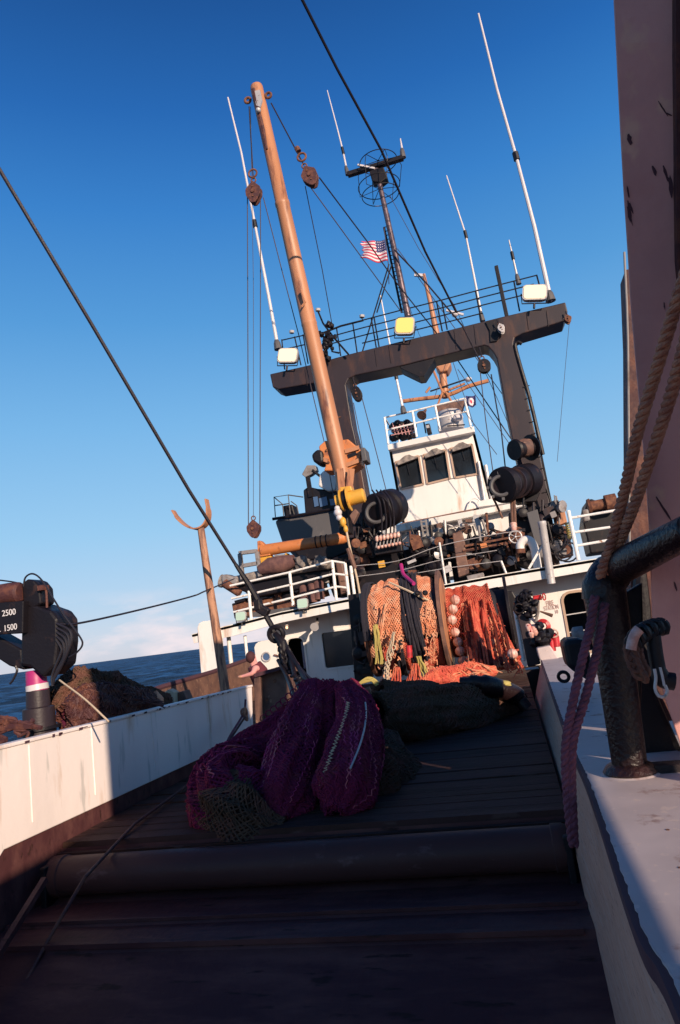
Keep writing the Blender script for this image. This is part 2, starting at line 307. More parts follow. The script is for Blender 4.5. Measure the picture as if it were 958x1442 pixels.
# left bulwark
lb=thing('stern_bulwark','long white plate bulwark with sun patches along the port edge of the ramp','bulwark',(XL,6,-1.4))
def lbp(px,py): p=atx(px,py,XL); return p
a,b,c,d=lbp(-60,1070),lbp(355,967),lbp(357,1034),lbp(-60,1229)
e=lbp(6,1197)
mb=MB(); mb.prism([a,b,c,e,lbp(0,1207),d],(-.07,0,0)); mb.build('plate',M['bulwark'],lb,bevel=.008)
mb=MB(); mb.bar(a+Vector((-.035,0,.012)),b+Vector((-.035,0,.012)),.10,.03); mb.build('cap_rail',M['bulwark'],lb,bevel=.008)
mb=MB(); mb.prism([Vector((XL-.02,c.y,c.z)),Vector((XL-.02,e.y,e.z)),Vector((XL-.02,2.0,-1.3)),Vector((XL-.02,-1.5,-1.5)),Vector((XL-.02,-1.5,-5.5)),Vector((XL-.02,5,-2.0)),Vector((XL-.02,c.y,ZD-.05))],(-.12,0,0)); mb.build('lower_wall',M['ramp'],lb)
mb=MB()
for px,py in ((40,1043),(128,1020),(212,1000),(292,980)):
    p=lbp(px,py); q_=Vector((XL+.003,p.y,p.z-.03)); mb.bar(q_,q_+Vector((0,0,-.58)),.008,.003)
mb.each('weld_seam',M['bulwark'],lb)
rnd_=random.Random(3); mb=MB()
for i in range(34):
    yy=rnd_.uniform(4.1,9.0); f_=(yy-a.y)/(b.y-a.y); zz_=a.z+(b.z-a.z)*f_; h_=rnd_.uniform(.006,.022); w_2=rnd_.uniform(.01,.06)
    mb.box((XL+.0165,yy,zz_+.012-h_*.3),(.003,w_2,h_))
mb.each('paint_chip',M['chip'],lb)
# right bulwark: wooden face, painted cap with ragged edge
ZC=-.9
rbk=thing('side_bulwark','starboard bulwark with bare wooden inner face and chipped white cap beside the ramp','bulwark',(.3,5,-1.4))
inner=[(762,929),(794,1021),(829,1105),(894,1294),(949,1399)]
ip=[atz(x,y,ZC) for x,y in inner]; ip.append(Vector((.2,.6,ZC))); ip.append(Vector((.2,-1.2,ZC)))
ip=curve(ip,10)
mb=MB(); nI=len(ip)
vs=[];
for p in ip:
    fz=-1.6 if p.y>4.9 else -1.6-(4.9-p.y)*.62
    vs+=[(p.x-.004,p.y,ZC-.045),(XR,p.y,min(ZD-.1,fz))]
mb.add(vs,[(2*i,2*i+1,2*i+3,2*i+2) for i in range(nI-1)]); mb.build('wooden_face',M['woodface'],rbk)
# cap: dense jittered edge
def outerx(y): return max(.62,min(1.05,1.06-.0*y)) if y<4 else lerp(1.05,.80,min(1,(y-4)/8))
mb=MB(); vs=[]; prev=None; dense=[]
for i in range(nI-1):
    k=max(1,int((ip[i]-ip[i+1]).length/.02))
    for j in range(k): dense.append(ip[i]+(ip[i+1]-ip[i])*(j/k))
for q in dense:
    jx=.006*noise.noise(Vector((q.y*14,0,0)))+.004*noise.noise(Vector((q.y*45,2,0)))
    vs+=[(q.x+.012+jx,q.y,ZC+.002),(outerx(q.y),q.y,ZC+.002),(outerx(q.y),q.y,ZC-.05),(q.x+.012+jx,q.y,ZC-.05)]
m=len(dense); fs=[]
for i in range(m-1):
    for k in range(4): fs.append((4*i+k,4*i+(k+1)%4,4*i+4+(k+1)%4,4*i+4+k))
fs+=[(0,1,2,3),(4*m-4,4*m-3,4*m-2,4*m-1)]
mb.add(vs,fs); mb.build('cap',M['cap'],rbk)
mb=MB(); vs=[]
for q in dense: vs+=[(q.x-.010,q.y,ZC-.004),(q.x+.035,q.y,ZC-.004),(q.x+.035,q.y,ZC-.06),(q.x-.010,q.y,ZC-.06)]
mb.add(vs,fs); mb.build('edge_strip',M['chip'],rbk)
rnd_=random.Random(5)
for i in range(26):
    yy=rnd_.uniform(1.6,7); xx=rnd_.uniform(.3,.85); rr_=rnd_.uniform(.004,.014)
    MB().prism([(xx+rr_*(1+.5*rnd_.random())*math.cos(k*.785),yy+rr_*(1.2+.8*rnd_.random())*math.sin(k*.785),ZC+.0025) for k in range(8)],(0,0,.0015)).build('rust_chip',M['rust'],rbk)
mb=MB(); mb.prism([(.95,-1.2,ZC-.052),(.95,12,ZC-.052),(.95,12,-3),(.95,-1.2,-4)],(.04,0,0)); mb.build('outer_plate',M['gantry'],rbk)
o=MB().pp([(756,913),(775,909),(786,925),(790,930),(764,934),(760,928)],12.1,.9).build('cap_end_box',M['cap'],bevel=.02); tag(o,'white painted box ending the starboard bulwark cap','box')

# ------------------------------------------------------------ deckhouse
YW=17.4
dh=thing('deckhouse','long white deckhouse below the upper deck with overhanging fascia','deckhouse',(-2.5,YW,-1.4))
def xz(px,py,Y=YW): p=at(px,py,Y); return p.x,p.z
def holes_wall(x0,x1,z0,z1,hs,Y,th):
    xs=sorted({x0,x1,*[h[0] for h in hs],*[h[1] for h in hs]}); zs=sorted({z0,z1,*[h[2] for h in hs],*[h[3] for h in hs]})
    mb=MB()
    inh=lambda x,z: any(h[0]<x<h[1] and h[2]<z<h[3] for h in hs)
    for i in range(len(xs)-1):
        for j in range(len(zs)-1):
            a,b,c,d=xs[i],xs[i+1],zs[j],zs[j+1]
            if inh((a+b)/2,(c+d)/2): continue
            mb.add([(a,Y,c),(b,Y,c),(b,Y,d),(a,Y,d)],[(0,1,2,3)]); mb.add([(a,Y+th,c),(b,Y+th,c),(b,Y+th,d),(a,Y+th,d)],[(3,2,1,0)])
    for a,b,c,d in hs+[(x0,x1,z0,z1)]:
        mb.add([(a,Y,c),(b,Y,c),(b,Y,d),(a,Y,d),(a,Y+th,c),(b,Y+th,c),(b,Y+th,d),(a,Y+th,d)],[(0,1,5,4),(1,2,6,5),(2,3,7,6),(3,0,4,7)])
    return mb
def rrect(x0,x1,z0,z1,r,n=5):
    o=[]
    for cx_,cz_,a0 in ((x1-r,z1-r,0),(x0+r,z1-r,90),(x0+r,z0+r,180),(x1-r,z0+r,270)):
        for i in range(n+1):
            a=R(a0+90*i/n); o.append((cx_+r*math.cos(a),cz_+r*math.sin(a)))
    return o
def frame(x0,x1,z0,z1,r,w,Y,th):         # rounded ring
    A=rrect(x0-w,x1+w,z0-w,z1+w,r+w); B=rrect(x0,x1,z0,z1,r); n=len(A); mb=MB()
    vs=[(x,Y,z) for x,z in A]+[(x,Y,z) for x,z in B]+[(x,Y+th,z) for x,z in A]+[(x,Y+th,z) for x,z in B]
    fs=[]
    for i in range(n):
        j=(i+1)%n; fs+=[(i,j,n+j,n+i),(2*n+i,3*n+i,3*n+j,2*n+j),(i,2*n+i,2*n+j,j),(n+i,n+j,3*n+j,3*n+i)]
    mb.add(vs,fs); return mb
def corners(x0,x1,z0,z1,r,Y,th):         # fill of the square corners around a rounded hole
    mb=MB(); B=rrect(x0,x1,z0,z1,r); k=6
    for q,(X,Z) in enumerate(((x1,z1),(x0,z1),(x0,z0),(x1,z0))):
        mb.prism([(X,Y,Z)]+[(x,Y,z) for x,z in B[q*k:(q+1)*k]],(0,th,0))
    return mb
xl,_=xz(387,940); xr=3.5; ztop=.74
win=(xz(454,900)[0],xz(499,900)[0],at(478,939,YW).z,at(474,889,YW).z)
dor=(xz(406,925)[0],xz(430,925)[0],ZD,at(413,899,YW).z)
rdo=(xz(800,880)[0],xz(836,880)[0],-1.2,at(815,834,YW).z)
mb=holes_wall(xl,xr,ZD,ztop,[win,dor,rdo],YW,.12)
for h,r in ((win,.06),(dor,.16),(rdo,.18)):
    c=corners(*h,r,YW+.002,.11); mb.add(c.v,c.f)
mb.build('wall',M['white'],dh)
mb=MB(); mb.box(((xl+xr)/2,YW+1.6,-.4),(xr-xl,.1,2.2)); mb.box(((xl+xr)/2,YW+.9,ZD-.02),(xr-xl,1.7,.04)); mb.box((xl-.02,YW+.9,-.35),(.06,1.6,2.1)); mb.build('interior',M['interior'],dh)
wf=frame(*win,.06,.045,YW-.025,.03).build('window_frame',M['white'],dh)
MB().box(((win[0]+win[1])/2,YW+.06,(win[2]+win[3])/2),(win[1]-win[0],.02,win[3]-win[2])).build('window_pane',M['glass'],wf)
frame(*dor,.16,.05,YW-.03,.035).build('doorway_frame',M['white'],dh)
df=frame(*rdo,.18,.06,YW-.03,.035).build('doorway_frame',M['winframe'],dh)
mb=MB()
for q in (.36,.66):
    z=lerp(rdo[3],rdo[2],q); mb.bar((rdo[0],YW+.05,z),(rdo[1],YW+.05,z+.02),.02,.025)
mb.build('guard_bar',M['lgrey'],df)
mb=MB(); x=xz(425,925)[0]; mb.box((x,YW+.25,-.5),(.10,.02,.7)); mb.build('inner_window',M['blueglass'],dh)
# fascia
ft=[(270,893),(324,880),(395,861.5),(487,843.5),(521,839),(620,824),(690,811),(836,787),(905,775)]
fb=[(905,792),(836,803),(690,829),(620,840),(521,855),(487,858),(395,877),(327,896),(273,906)]
mb=MB(); mb.pp(ft+fb,16.5,.06); fas=mb.build('fascia',M['white'],dh)
mb=MB(); 
zt=[at(x,y,16.5) for x,y in ft]
vs=[];
for p in zt: vs+=[(p.x,16.5,p.z-.02),(p.x,19,p.z-.02),(p.x,19,p.z-.08),(p.x,16.5,p.z-.08)]
mb.add(vs,[(4*i+k,4*i+(k+1)%4,4*i+4+(k+1)%4,4*i+4+k) for i in range(len(zt)-1) for k in range(4)]+[(0,1,2,3)]); mb.build('overhang_deck',M['white'],dh)
# wing bulkhead at the port end and two stanchions
mb=MB(); mb.pp([(284,957),(278,884),(280,878),(285,875),(303,873),(312,890),(316,956)],16.45,.08); mb.build('wing_plate',M['white'],dh,bevel=.01)
for (a,b,w) in (((322,897),(329,956),.055),((345,895),(350,930),.04)):
    mb=MB(); mb.tube([at(a[0],a[1],16.8),at(b[0]+3,b[1]+45,16.8)],w,12); mb.build('stanchion',M['white'],dh,True)
# open porthole door
pd=thing('porthole_door','white watertight door with round blue porthole standing open at the port side','door',at(378,950,16.9))
p=MB().pp([(363,951),(358,912),(360,907),(364,904),(370,902.5),(380,901),(385,902.5),(388,907),(396,944)],16.9,.06).build('door_leaf',M['white'],pd,bevel=.012)
c=at(375,925,16.88)
MB().ring(c,(0,1,0),.11,.022,24).build('porthole_rim',M['lgrey'],p,True)
MB().tube([c,c+Vector((0,.03,0))],.10,24).build('porthole_glass',M['blueglass'],p)
mb=MB()
for q in ((393,924),(361,932)): mb.bar(at(q[0],q[1],16.85),at(q[0]-7,q[1]-2,16.85),.03,.03)
mb.build('dog_handle',M['rust'],p)
# white post beside the door
# small lamps under the overhang
o=thing('overhang_lamp','small lit warm bulb under the overhang above the porthole door','lamp',at(404,884,16.7))
MB().ball(at(404,884,16.7),.035).build('bulb',M['lampwarm'],o,True); MB().tube([at(404,879,16.75),at(404,882,16.7)],.04,10).build('socket',M['lgrey'],o)
o=thing('deck_speaker','small white horn fitting under the overhang above the square window','loudspeaker',at(445,880,16.8))
MB().lathe(at(443,883,16.7),at(447,876,17),[(0,.11),(.2,.09),(.6,.05),(1,.05)],16).build('horn',M['lgrey'],o,True); MB().tube([at(447,870,17.05),at(447,878,17.05)],.03,8).build('bracket',M['black'],o)

def stencil(name,txt,p0,p1,h,m,parent=None,Y=None):
    cu=bpy.data.curves.new(name,'FONT'); cu.body=txt; cu.align_x='CENTER'; cu.align_y='CENTER'; cu.size=h; cu.extrude=.002
    t=bpy.data.objects.new('tmp',cu); COL.objects.link(t); dg=bpy.context.evaluated_depsgraph_get()
    me=bpy.data.meshes.new_from_object(t.evaluated_get(dg)); bpy.data.objects.remove(t)
    xs=[v.co.x for v in me.vertices]; wd=max(xs)-min(xs); p0,p1=Vector(p0),Vector(p1); d=p1-p0; s=d.length/wd
    nx=d.normalized(); nz=Vector((0,0,1)); nz=(nz-nx*nz.dot(nx)).normalized(); ny=nx.cross(nz)   # into the wall
    c=(p0+p1)/2; me2=[c+nx*v.co.x*s+nz*v.co.y+(-ny)*v.co.z for v in me.vertices]
    mb=MB(); mb.add(me2,[tuple(p.vertices) for p in me.polygons]); return mb.build(name,m,parent)
for txt,a,b,h in (('FIRE',(769.5,850.5),(780,848.6),.17),('STATION',(766.5,857.5),(787,854.2),.15),('10',(782,862),(786,861.3),.13)):
    stencil('stencil_lettering',txt,at(*a,YW-.012),at(*b,YW-.012),h,M['letterfaint'],dh)

# rails on the upper deck, port quarter
def rails(name,label,posts,lines,Y,r,m,cat='railing',rp=None):
    t=thing(name,label,cat,at(posts[0][1][0],posts[0][1][1],Y))
    for a,b in posts: MB().tube([at(*a,Y),at(*b,Y)],rp or r,8).build('post',m,t,True)
    for l_ in lines: MB().tube([at(x,y,Y) for x,y in l_],r,8).build('rail',m,t,True)
    return t
rails('deck_railing','white three bar railing round the port quarter of the upper deck',
 [((350.6,832),(354,873)),((408,806),(413,853)),((468,790),(474,845)),((486,793),(492,843)),((494,797),(500,843))],
 [[(324,825),(408,806),(468,790),(486,793)],[(326,843),(412,823),(471,808),(489,810)],[(329,862),(415,841),(474,826),(491,828)]],16.6,.028,M['whiteclean'],rp=.04)
rails('deck_railing','white three bar railing on the starboard side of the upper deck beside the twisted rope',
 [((800.6,719),(815,789)),((884,715),(897,776))],[[(801,730),(860,720),(884,716)],[(806,750),(884,739)],[(810,769),(890,755)]],17,.032,M['whiteclean'],rp=.045)
t=thing('wire_guardrail','thin wire guardrail on bare posts in front of the deck winches','railing',at(625,823,16.6))
for a,b in (((619,764),(628.5,824)),((706,790),(716,815)),):
    MB().tube([at(*a,16.6),at(*b,16.6)],.03,8).build('post',M['lgrey'],t,True)
for l_ in ([(500,797),(560,790),(619,769),(700,752),(735,748)],[(502,812),(560,804),(623,788),(700,775)],[(570,810),(630,800),(706,790)]):
    MB().tube(curve([at(x,y,16.6) for x,y in l_],4),.009,6).build('wire',M['lgrey'],t)

# floodlights off on the fascia rail
def flood(px,py,Y,w,h,d,label,lens,body,name='floodlight',group=None,lean=0):
    c=at(px,py,Y); t=thing(name,label,'floodlight',c-Vector((0,0,h/2)),group)
    mb=MB(); rot=Matrix.Rotation(R(lean),3,'Y')@Matrix.Rotation(R(-8),3,'X')
    A=rrect(-w/2,w/2,-h/2,h/2,min(w,h)*.22,4); B=[(x*.7,z*.7) for x,z in A]; n=len(A)
    vs=[c+rot@Vector((x,0,z)) for x,z in A]+[c+rot@Vector((x,d*.45,z)) for x,z in A]+[c+rot@Vector((x,d,z)) for x,z in B]
    mb.add(vs,[(i,(i+1)%n,n+(i+1)%n,n+i) for i in range(n)]+[(n+i,n+(i+1)%n,2*n+(i+1)%n,2*n+i) for i in range(n)]+[tuple(range(2*n,3*n)),tuple(range(n-1,-1,-1))]); mb.build('housing',body,t,True)
    A2=rrect(-w*.44,w*.44,-h*.42,h*.42,min(w,h)*.18,4)
    mb=MB(); mb.prism([c+rot@Vector((x,-.02,z)) for x,z in A2],rot@Vector((0,.015,0))); mb.build('lens',lens,t)
    mb=MB(); mb.tube([c+rot@Vector((-w*.55,d*.3,0)),c+rot@Vector((-w*.5,d*.4,-h*.62)),c+rot@Vector((w*.5,d*.4,-h*.62)),c+rot@Vector((w*.55,d*.3,0))],.018,6); mb.tube([c+rot@Vector((0,d*.4,-h*.62)),c+rot@Vector((0,d*.4,-h*.95))],.03,8); mb.build('yoke',M['black'],t)
    return t
flood(339,868,16.3,.28,.24,.16,'unlit floodlight with greenish lens at the port corner of the deck edge',M['lens'],M['lgrey'])
flood(426,850,16.3,.28,.25,.16,'unlit floodlight with greenish lens below the railing near the dark square window',M['lens'],M['lgrey'])

# ------------------------------------------------------------ gantry
YG=18.4
gt=thing('trawl_gantry','big black trawl gantry with two legs and a cross beam over the deck','gantry',at(650,800,YG))
top=[(380,526.5),(438.7,513),(489,499),(563.5,480.5),(620,467.5),(710,445),(776,430),(796.5,425)]
outl=top+[(800,439),(795,452),(735,470),(725,475),(723,483),(736,530),(753,605),(770.5,684),(786,777),(790,800),(756,800),(745,730),(727,643),(714,583),(700,505),(695,496),(688,488),(682,486),(613,503),(561,516),(500,528.5),(491,533),(487,542),(496,597),(504,630),(515,694),(527,800),(500,800),(493,730),(478,640),(463,556),(461,536),(392,548),(384,545)]
MB().pp(outl,YG,.75).build('frame',M['gantry'],gt,bevel=.03)
MB().pp([(561,512),(564,518),(590,530.5),(597,529.5),(612,506),(611,499)],YG+.04,.62).build('wedge_bracket',M['black'],gt,bevel=.01)
# plate patch and pipes on the starboard leg
MB().pp([(684,453),(702,449),(707,470),(700,480),(691,481),(690,465)],YG-.05,.04).build('cable_plate',M['black'],gt)
mb=MB(); mb.tube(pc([(735,484,YG),(729,482,YG),(726,488,YG),(733,515,YG),(746,560,YG),(765,640,YG)],4),.05,8); mb.build('vent_pipe',M['black'],gt,True)
mb=MB(); mb.bar(at(746,560,YG+.1),at(789,770,YG+.1),.05,.05)
for i in range(14):
    q=i/13; a=at(lerp(737,776,q),lerp(545,760,q),YG-.02); mb.bar(a,a+Vector((.17,0,.01)),.02,.02)
mb.build('ladder',M['black'],gt)
mb=MB()
for x in (430,528,548,640,668,742,770):
    t_=lerp(0,1,(x-380)/416); y=526.5-t_*101-(6 if 430<x<770 else 2); mb.bar(at(x,y+7,YG-.006),at(x+3,y+31 if x<640 or x>700 else y+34,YG-.006),.03,.012)
mb.build('plate_seam',M['gantry'],gt)
mb=MB()
for x0,y0,x1,y1 in ((474,588,480,587),(489,640,497,638)): mb.bar(at(x0,y0,YG-.01),at(x1,y1,YG-.01),.02,.03)
mb.build('weld_strip',M['rust'],gt)
# gantry rails
gr=thing('gantry_railing','black four bar railing along the top of the gantry beam','railing',at(620,467,YG+.3))
tl=[(464.5,464),(510,451),(560,438),(620,423),(680,407),(756,387.5)]; bl=[(464.5,505),(510,494),(560,482),(620,467),(680,452),(756,434)]
for k in range(4):
    f=1-k*.25; pts=[at(lerp(b[0],a[0],f),lerp(b[1],a[1],f),YG+.35) for a,b in zip(tl,bl)]
    if k==1: pts=pts[:-1]+[at(752,400,YG+.35)]
    if k==3: pts=pts[1:-1]
    MB().tube(pts,.018,6).build('rail',M['black'],gr)
for a,b in (((474,461),(480,501)),((497,455),(503,496)),((523,448),(530,489)),((527,447),(534,488)),((615,424),(623,466)),((622,422),(630,464)),((670,410),(678,452)),((724,396),(732,438)),((756,387),(760,402))):
    MB().tube([at(*a,YG+.35),at(*b,YG+.35)],.022,6).build('post',M['black'],gr)
gr=thing('gantry_railing','short black railing at the port end of the gantry beam behind the lit floodlight','railing',at(410,515,YG+.3))
for l_ in ([(397,479),(428,472),(452,466)],[(400,492),(430,485)]): MB().tube([at(x,y,YG+.35) for x,y in l_],.018,6).build('rail',M['black'],gr)
for a,b in (((397,478),(401,520)),((415,474),(424,514)),((427,471),(434,512)),((436,470),(440,511))): MB().tube([at(*a,YG+.35),at(*b,YG+.35)],.022,6).build('post',M['black'],gr)
# clutter of fittings beside boom on beam
o=thing('signal_light_bracket','tangle of black brackets and cables on the gantry beam beside the tan boom','bracket',at(465,505,YG-.2))
mb=MB()
for l_ in ([(448,438),(455,455),(470,475),(491,499)],[(452,470),(480,459),(512,451),(509,447)],[(462,465),(468,495),(478,497)],[(455,480),(462,510)],[(446,470),(470,480)]): mb.tube([at(x,y,YG-.15) for x,y in l_],.028,6)
mb.build('arm',M['black'],o)
mb=MB()
for x,y in ((448,437),(510,446),(411,468)): mb.lathe(at(x,y+1,YG-.15),at(x,y-2,YG-.15),[(0,.07),(1,.08)],10)
mb.each('signal_lamp',M['lgrey'],o)
mb=MB()
for i in range(26): 
    c=at(random.gauss(458,5),random.gauss(487,11),YG-.2+random.uniform(-.1,.1)); mb.ball(c,random.uniform(.05,.11),n=8,jit=.6)
mb.build('junction_box',M['black'],o)
gl='floodlights along the gantry beam'
flood(405,500,YG-.25,.60,.46,.25,'lit floodlight glowing white at the port end of the gantry beam',M['lampon'],M['lgrey'],lean=12)
flood(570,458,YG-.25,.54,.54,.25,'lit yellow floodlight in the middle of the gantry beam at the mast foot',M['lampyel'],M['lgrey'],lean=12)
flood(753.5,411,YG-.25,.64,.46,.25,'lit cream floodlight at the starboard end of the gantry beam',M['lampon'],M['lgrey'],lean=12)
# masts, antennas
mm=thing('aerial_mast','dark lattice mast with crossarm and hoop aerials rising from the gantry beam','mast',at(573,445,YG+.2))
YM=YG+.2
MB().tube([at(575,446,YM),at(554,345,YM),at(530,238,YM)],[.10,.085,.07],12).build('pole',M['mast'],mm,True)
mb=MB(); mb.tube([at(566,440,YM+.25),at(541,320,YM+.2)],.035,6)
for i in range(22):
    q=i/21; mb.tube([at(lerp(566,541,q),lerp(440,320,q),YM+.25),at(lerp(575,549,q),lerp(438,318,q),YM)],.014,5)
mb.build('ladder',M['black'],mm)
MB().bar(at(490,246,YM),at(568,222,YM),.16,.12).build('crossarm',M['black'],mm)
MB().bar(at(504,232,YM-.1),at(528,237,YM-.1),.05,.05).build('white_arm',M['antenna'],mm)
MB().pp([(520,240),(540,234),(546,249),(536,257),(524,255)],YM-.1,.3).build('junction_box',M['black'],mm,bevel=.03)
for (cx_,cy_,rr) in ((533,228,.56),(534,262,.62),(536,274,.55)):
    MB().ring(at(cx_,cy_,YM),(0,0,1),rr,.014,36,5).build('hoop',M['black'],mm)
mb=MB()
for k in range(6):
    a=2*math.pi*k/6; c1=at(533,228,YM); c2=at(535,270,YM); d=Vector((math.cos(a),math.sin(a),0))
    mb.tube([c1+Vector((0,0,.05)),c1+d*.56]+[c1+d*.66+Vector((0,0,-.3)),c2+d*.6,c2+Vector((0,0,.1))],.011,5)
mb.build('hoop_rib',M['black'],mm)
for a,b in (((548,372),(510,497)),((552,372),(531,440))): MB().tube([at(*a,YM),at(*b,YM)],.022,6).build('stay',M['black'],mm)
def ant(label,pts,Y,r,m=None,sleeve=True,base=True):
    t=thing('whip_antenna',label,'antenna',at(*pts[-1],Y)); k=len(pts)
    P=[at(x,y,Y) for x,y in pts]; rr=[lerp(r*.45,r,i/(k-1)) for i in range(k)]
    MB().tube(P,rr,8).build('whip',m or M['antenna'],t,True)
    if sleeve:
        q=P[len(P)//2]; d=(P[-1]-P[0]).normalized(); MB().tube([q-d*.12,q+d*.12],r*1.35,8).build('ferrule',M['black'],t)
    if base:
        q=P[-1]; d=(P[-1]-P[0]).normalized(); MB().lathe(q-d*.3,q,[(0,r*1.2),(.3,r*1.8),(1,r*2.2)],10).build('mount',M['darkgrey'],t)
ant('tallest white whip antenna at the starboard end of the gantry beam',[(674,19),(700,125),(727,220),(753,320),(776,424)],YG+.3,.065)
ant('tall white whip antenna at the port end of the gantry beam',[(321,137),(340,215),(359,315),(378,415),(392,492)],YG+.3,.055)
ant('thin white whip antenna on the port tip of the mast crossarm',[(461,127),(475,180),(483,212),(490,246)],YM,.032)
ant('short white whip antenna on the starboard tip of the mast crossarm',[(564,195),(566,207),(568,222)],YM,.04,sleeve=False)
ant('slender two piece whip antenna standing behind the gantry railing',[(629,247),(643,290),(656,330),(668,390),(680,452)],YG+.7,.036)
ant('short dark whip antenna clamped to the starboard gantry rail post',[(717,338),(722,360),(731,400)],YG+.4,.035,M['lgrey'])
ant('white whip antenna seen below and above the gantry beam beside the wheelhouse',[(536,416),(549,484),(558,530),(569,582)],25.5,.055)
o=MB().bar(at(699,375,YG+.3),at(714,446,YG+.3),.13,.10).build('stub_post',M['black'],bevel=.01); tag(o,'short black stub post sticking up through the gantry railing','post')

# ------------------------------------------------------------ boom with its winch
YB=16.0
bt=thing('cargo_boom','long tan derrick boom leaning beside the port gantry leg','boom',at(495,770,YB))
A=at(361,121,15.2); B=at(488,692,YB); Dv=(B-A)
def bp(t): return A+Dv*t
MB().lathe(A,B,[(0,.15),(.005,.165),(.30,.172),(.302,.190),(.31,.190),(.312,.178),(.60,.190),(.602,.197),(.606,.197),(.608,.190),(.85,.195),(1,.195)],32).build('spar',M['tan'],bt,True)
for s,(x,y) in ((0,(349,141)),(1,(378,134))):
    c=at(x,y,15.2); MB().ring(c,(0,1,0),.075,.035,16).build('eye_lug',M['rust'],bt,True)
mb=MB(); mb.pp([(357,128),(366,126),(369,140),(366,150),(361,148)],14.95,.06); mb.ball(at(364,155,14.92),.07); mb.build('tail_fitting',M['lgrey'],bt,True)
mb=MB(); mb.tube([at(357,125,14.98),at(371,185,15.03),at(376,210,15.05)],[.05,.06,.03],6); mb.build('grease_strip',M['block'],bt)
mb=MB(); mb.tube([at(424,408,15.35),at(430,425,15.35),at(425,432,15.35)],.03,6); mb.build('cleat',M['tan'],bt,True)
mb=MB(); mb.pp([(449,628),(458,620),(468,622),(490,618),(509,634),(507,652),(493,661),(480,663),(456,663),(459,654),(451,647)],15.90,.60); mb.build('heel_bracket',M['orange'],bt,bevel=.03)
mb=MB()
for a_,b_,w2 in (((486,636),(506,630),.04),((488,655),(507,648),.04),((451,645),(462,649),.04)): mb.bar(at(*a_,15.86),at(*b_,15.86),w2,.10)
mb.each('stiffener',M['tan'],bt)
MB().pp([(489,640),(501,636),(503,640),(491,645)],15.87,.04).build('recess_shade',M['black'],bt)  # black plate laid on the bracket as the shade of a recess
mb=MB()
for x,y in ((474,628),(498,632),(503,646),(486,656),(460,634),(463,651)): mb.tube([at(x,y,15.91),at(x,y,15.86)],.03,8)
mb.each('bolt',M['rust'],bt)
MB().pp([(438,640),(446,632),(454,634),(456,650),(450,654),(441,650)],15.8,.5).build('hydraulic_motor',M['black'],bt,bevel=.06)
MB().pp([(507,630),(514,630),(517,648),(510,650)],15.7,.5).build('bearing_block',M['darkgrey'],bt,bevel=.02)
mb=MB()
for s in (-1,1): mb.bar(at(487+s*8,660,15.7),at(487+s*5,690,15.7),.04,.16)
mb.build('heel_rib',M['tan'],bt)
# winch
wn=thing('boom_winch','yellow hydraulic winch with dark drum at the heel of the tan boom','winch',at(492,720,YB-.4))
a=at(473,707,15.4); b=at(514,697,15.4)
MB().lathe(a,b,[(0,.10),(.02,.16),(.18,.16),(.19,.26),(.24,.26),(.25,.12),(.42,.12),(.43,.29),(.47,.29),(.48,.17),(.95,.17),(1,.13)],28).build('gearbox',M['yellow'],wn,True)
MB().lathe(a+(b-a)*.25,a+(b-a)*.42,[(0,.2),(.1,.22),(.9,.22),(1,.2)],24).build('drum',M['black'],wn,True)
MB().pp([(478,686),(494,684),(496,691),(480,694)],15.4,.35).build('winch_mount',M['yellow'],wn,bevel=.02)
MB().pp([(470,694),(487,690),(492,750),(478,752)],15.9,.5).build('winch_plate',M['black'],wn,bevel=.02)
MB().pp([(492,726),(500,716),(505,722),(497,738)],15.2,.2).build('cover_plate',M['brown'],wn,bevel=.02)
# tackle hanging below the winch
tk=thing('hook_tackle','small orange and white hook tackle on a wire below the yellow winch','tackle',at(485,735,15.2))
mb=MB(); mb.ball(at(476,722,15.2),.10,n=10); mb.ball(at(478,729,15.2),.08,n=10); mb.ball(at(475,716,15.2),.07,n=8); mb.build('swivel',M['antenna'],tk,True)
mb=MB(); mb.ball(at(483,735,15.2),.10,.8,.8,1.2); mb.ball(at(487,745,15.2),.07,.8,.8,1.3); mb.build('hook_block',M['yellow'],tk,True)
MB().tube([at(488,748,15.2),at(493,772,15.2),at(503,815,15.2),at(514,876,15.2)],.026,8).build('pendant',M['cream'],tk,True)
MB().tube([at(490,772,15.1),at(500,800,15.2)],.05,8).build('chafe_sleeve',M['brown'],tk,True)

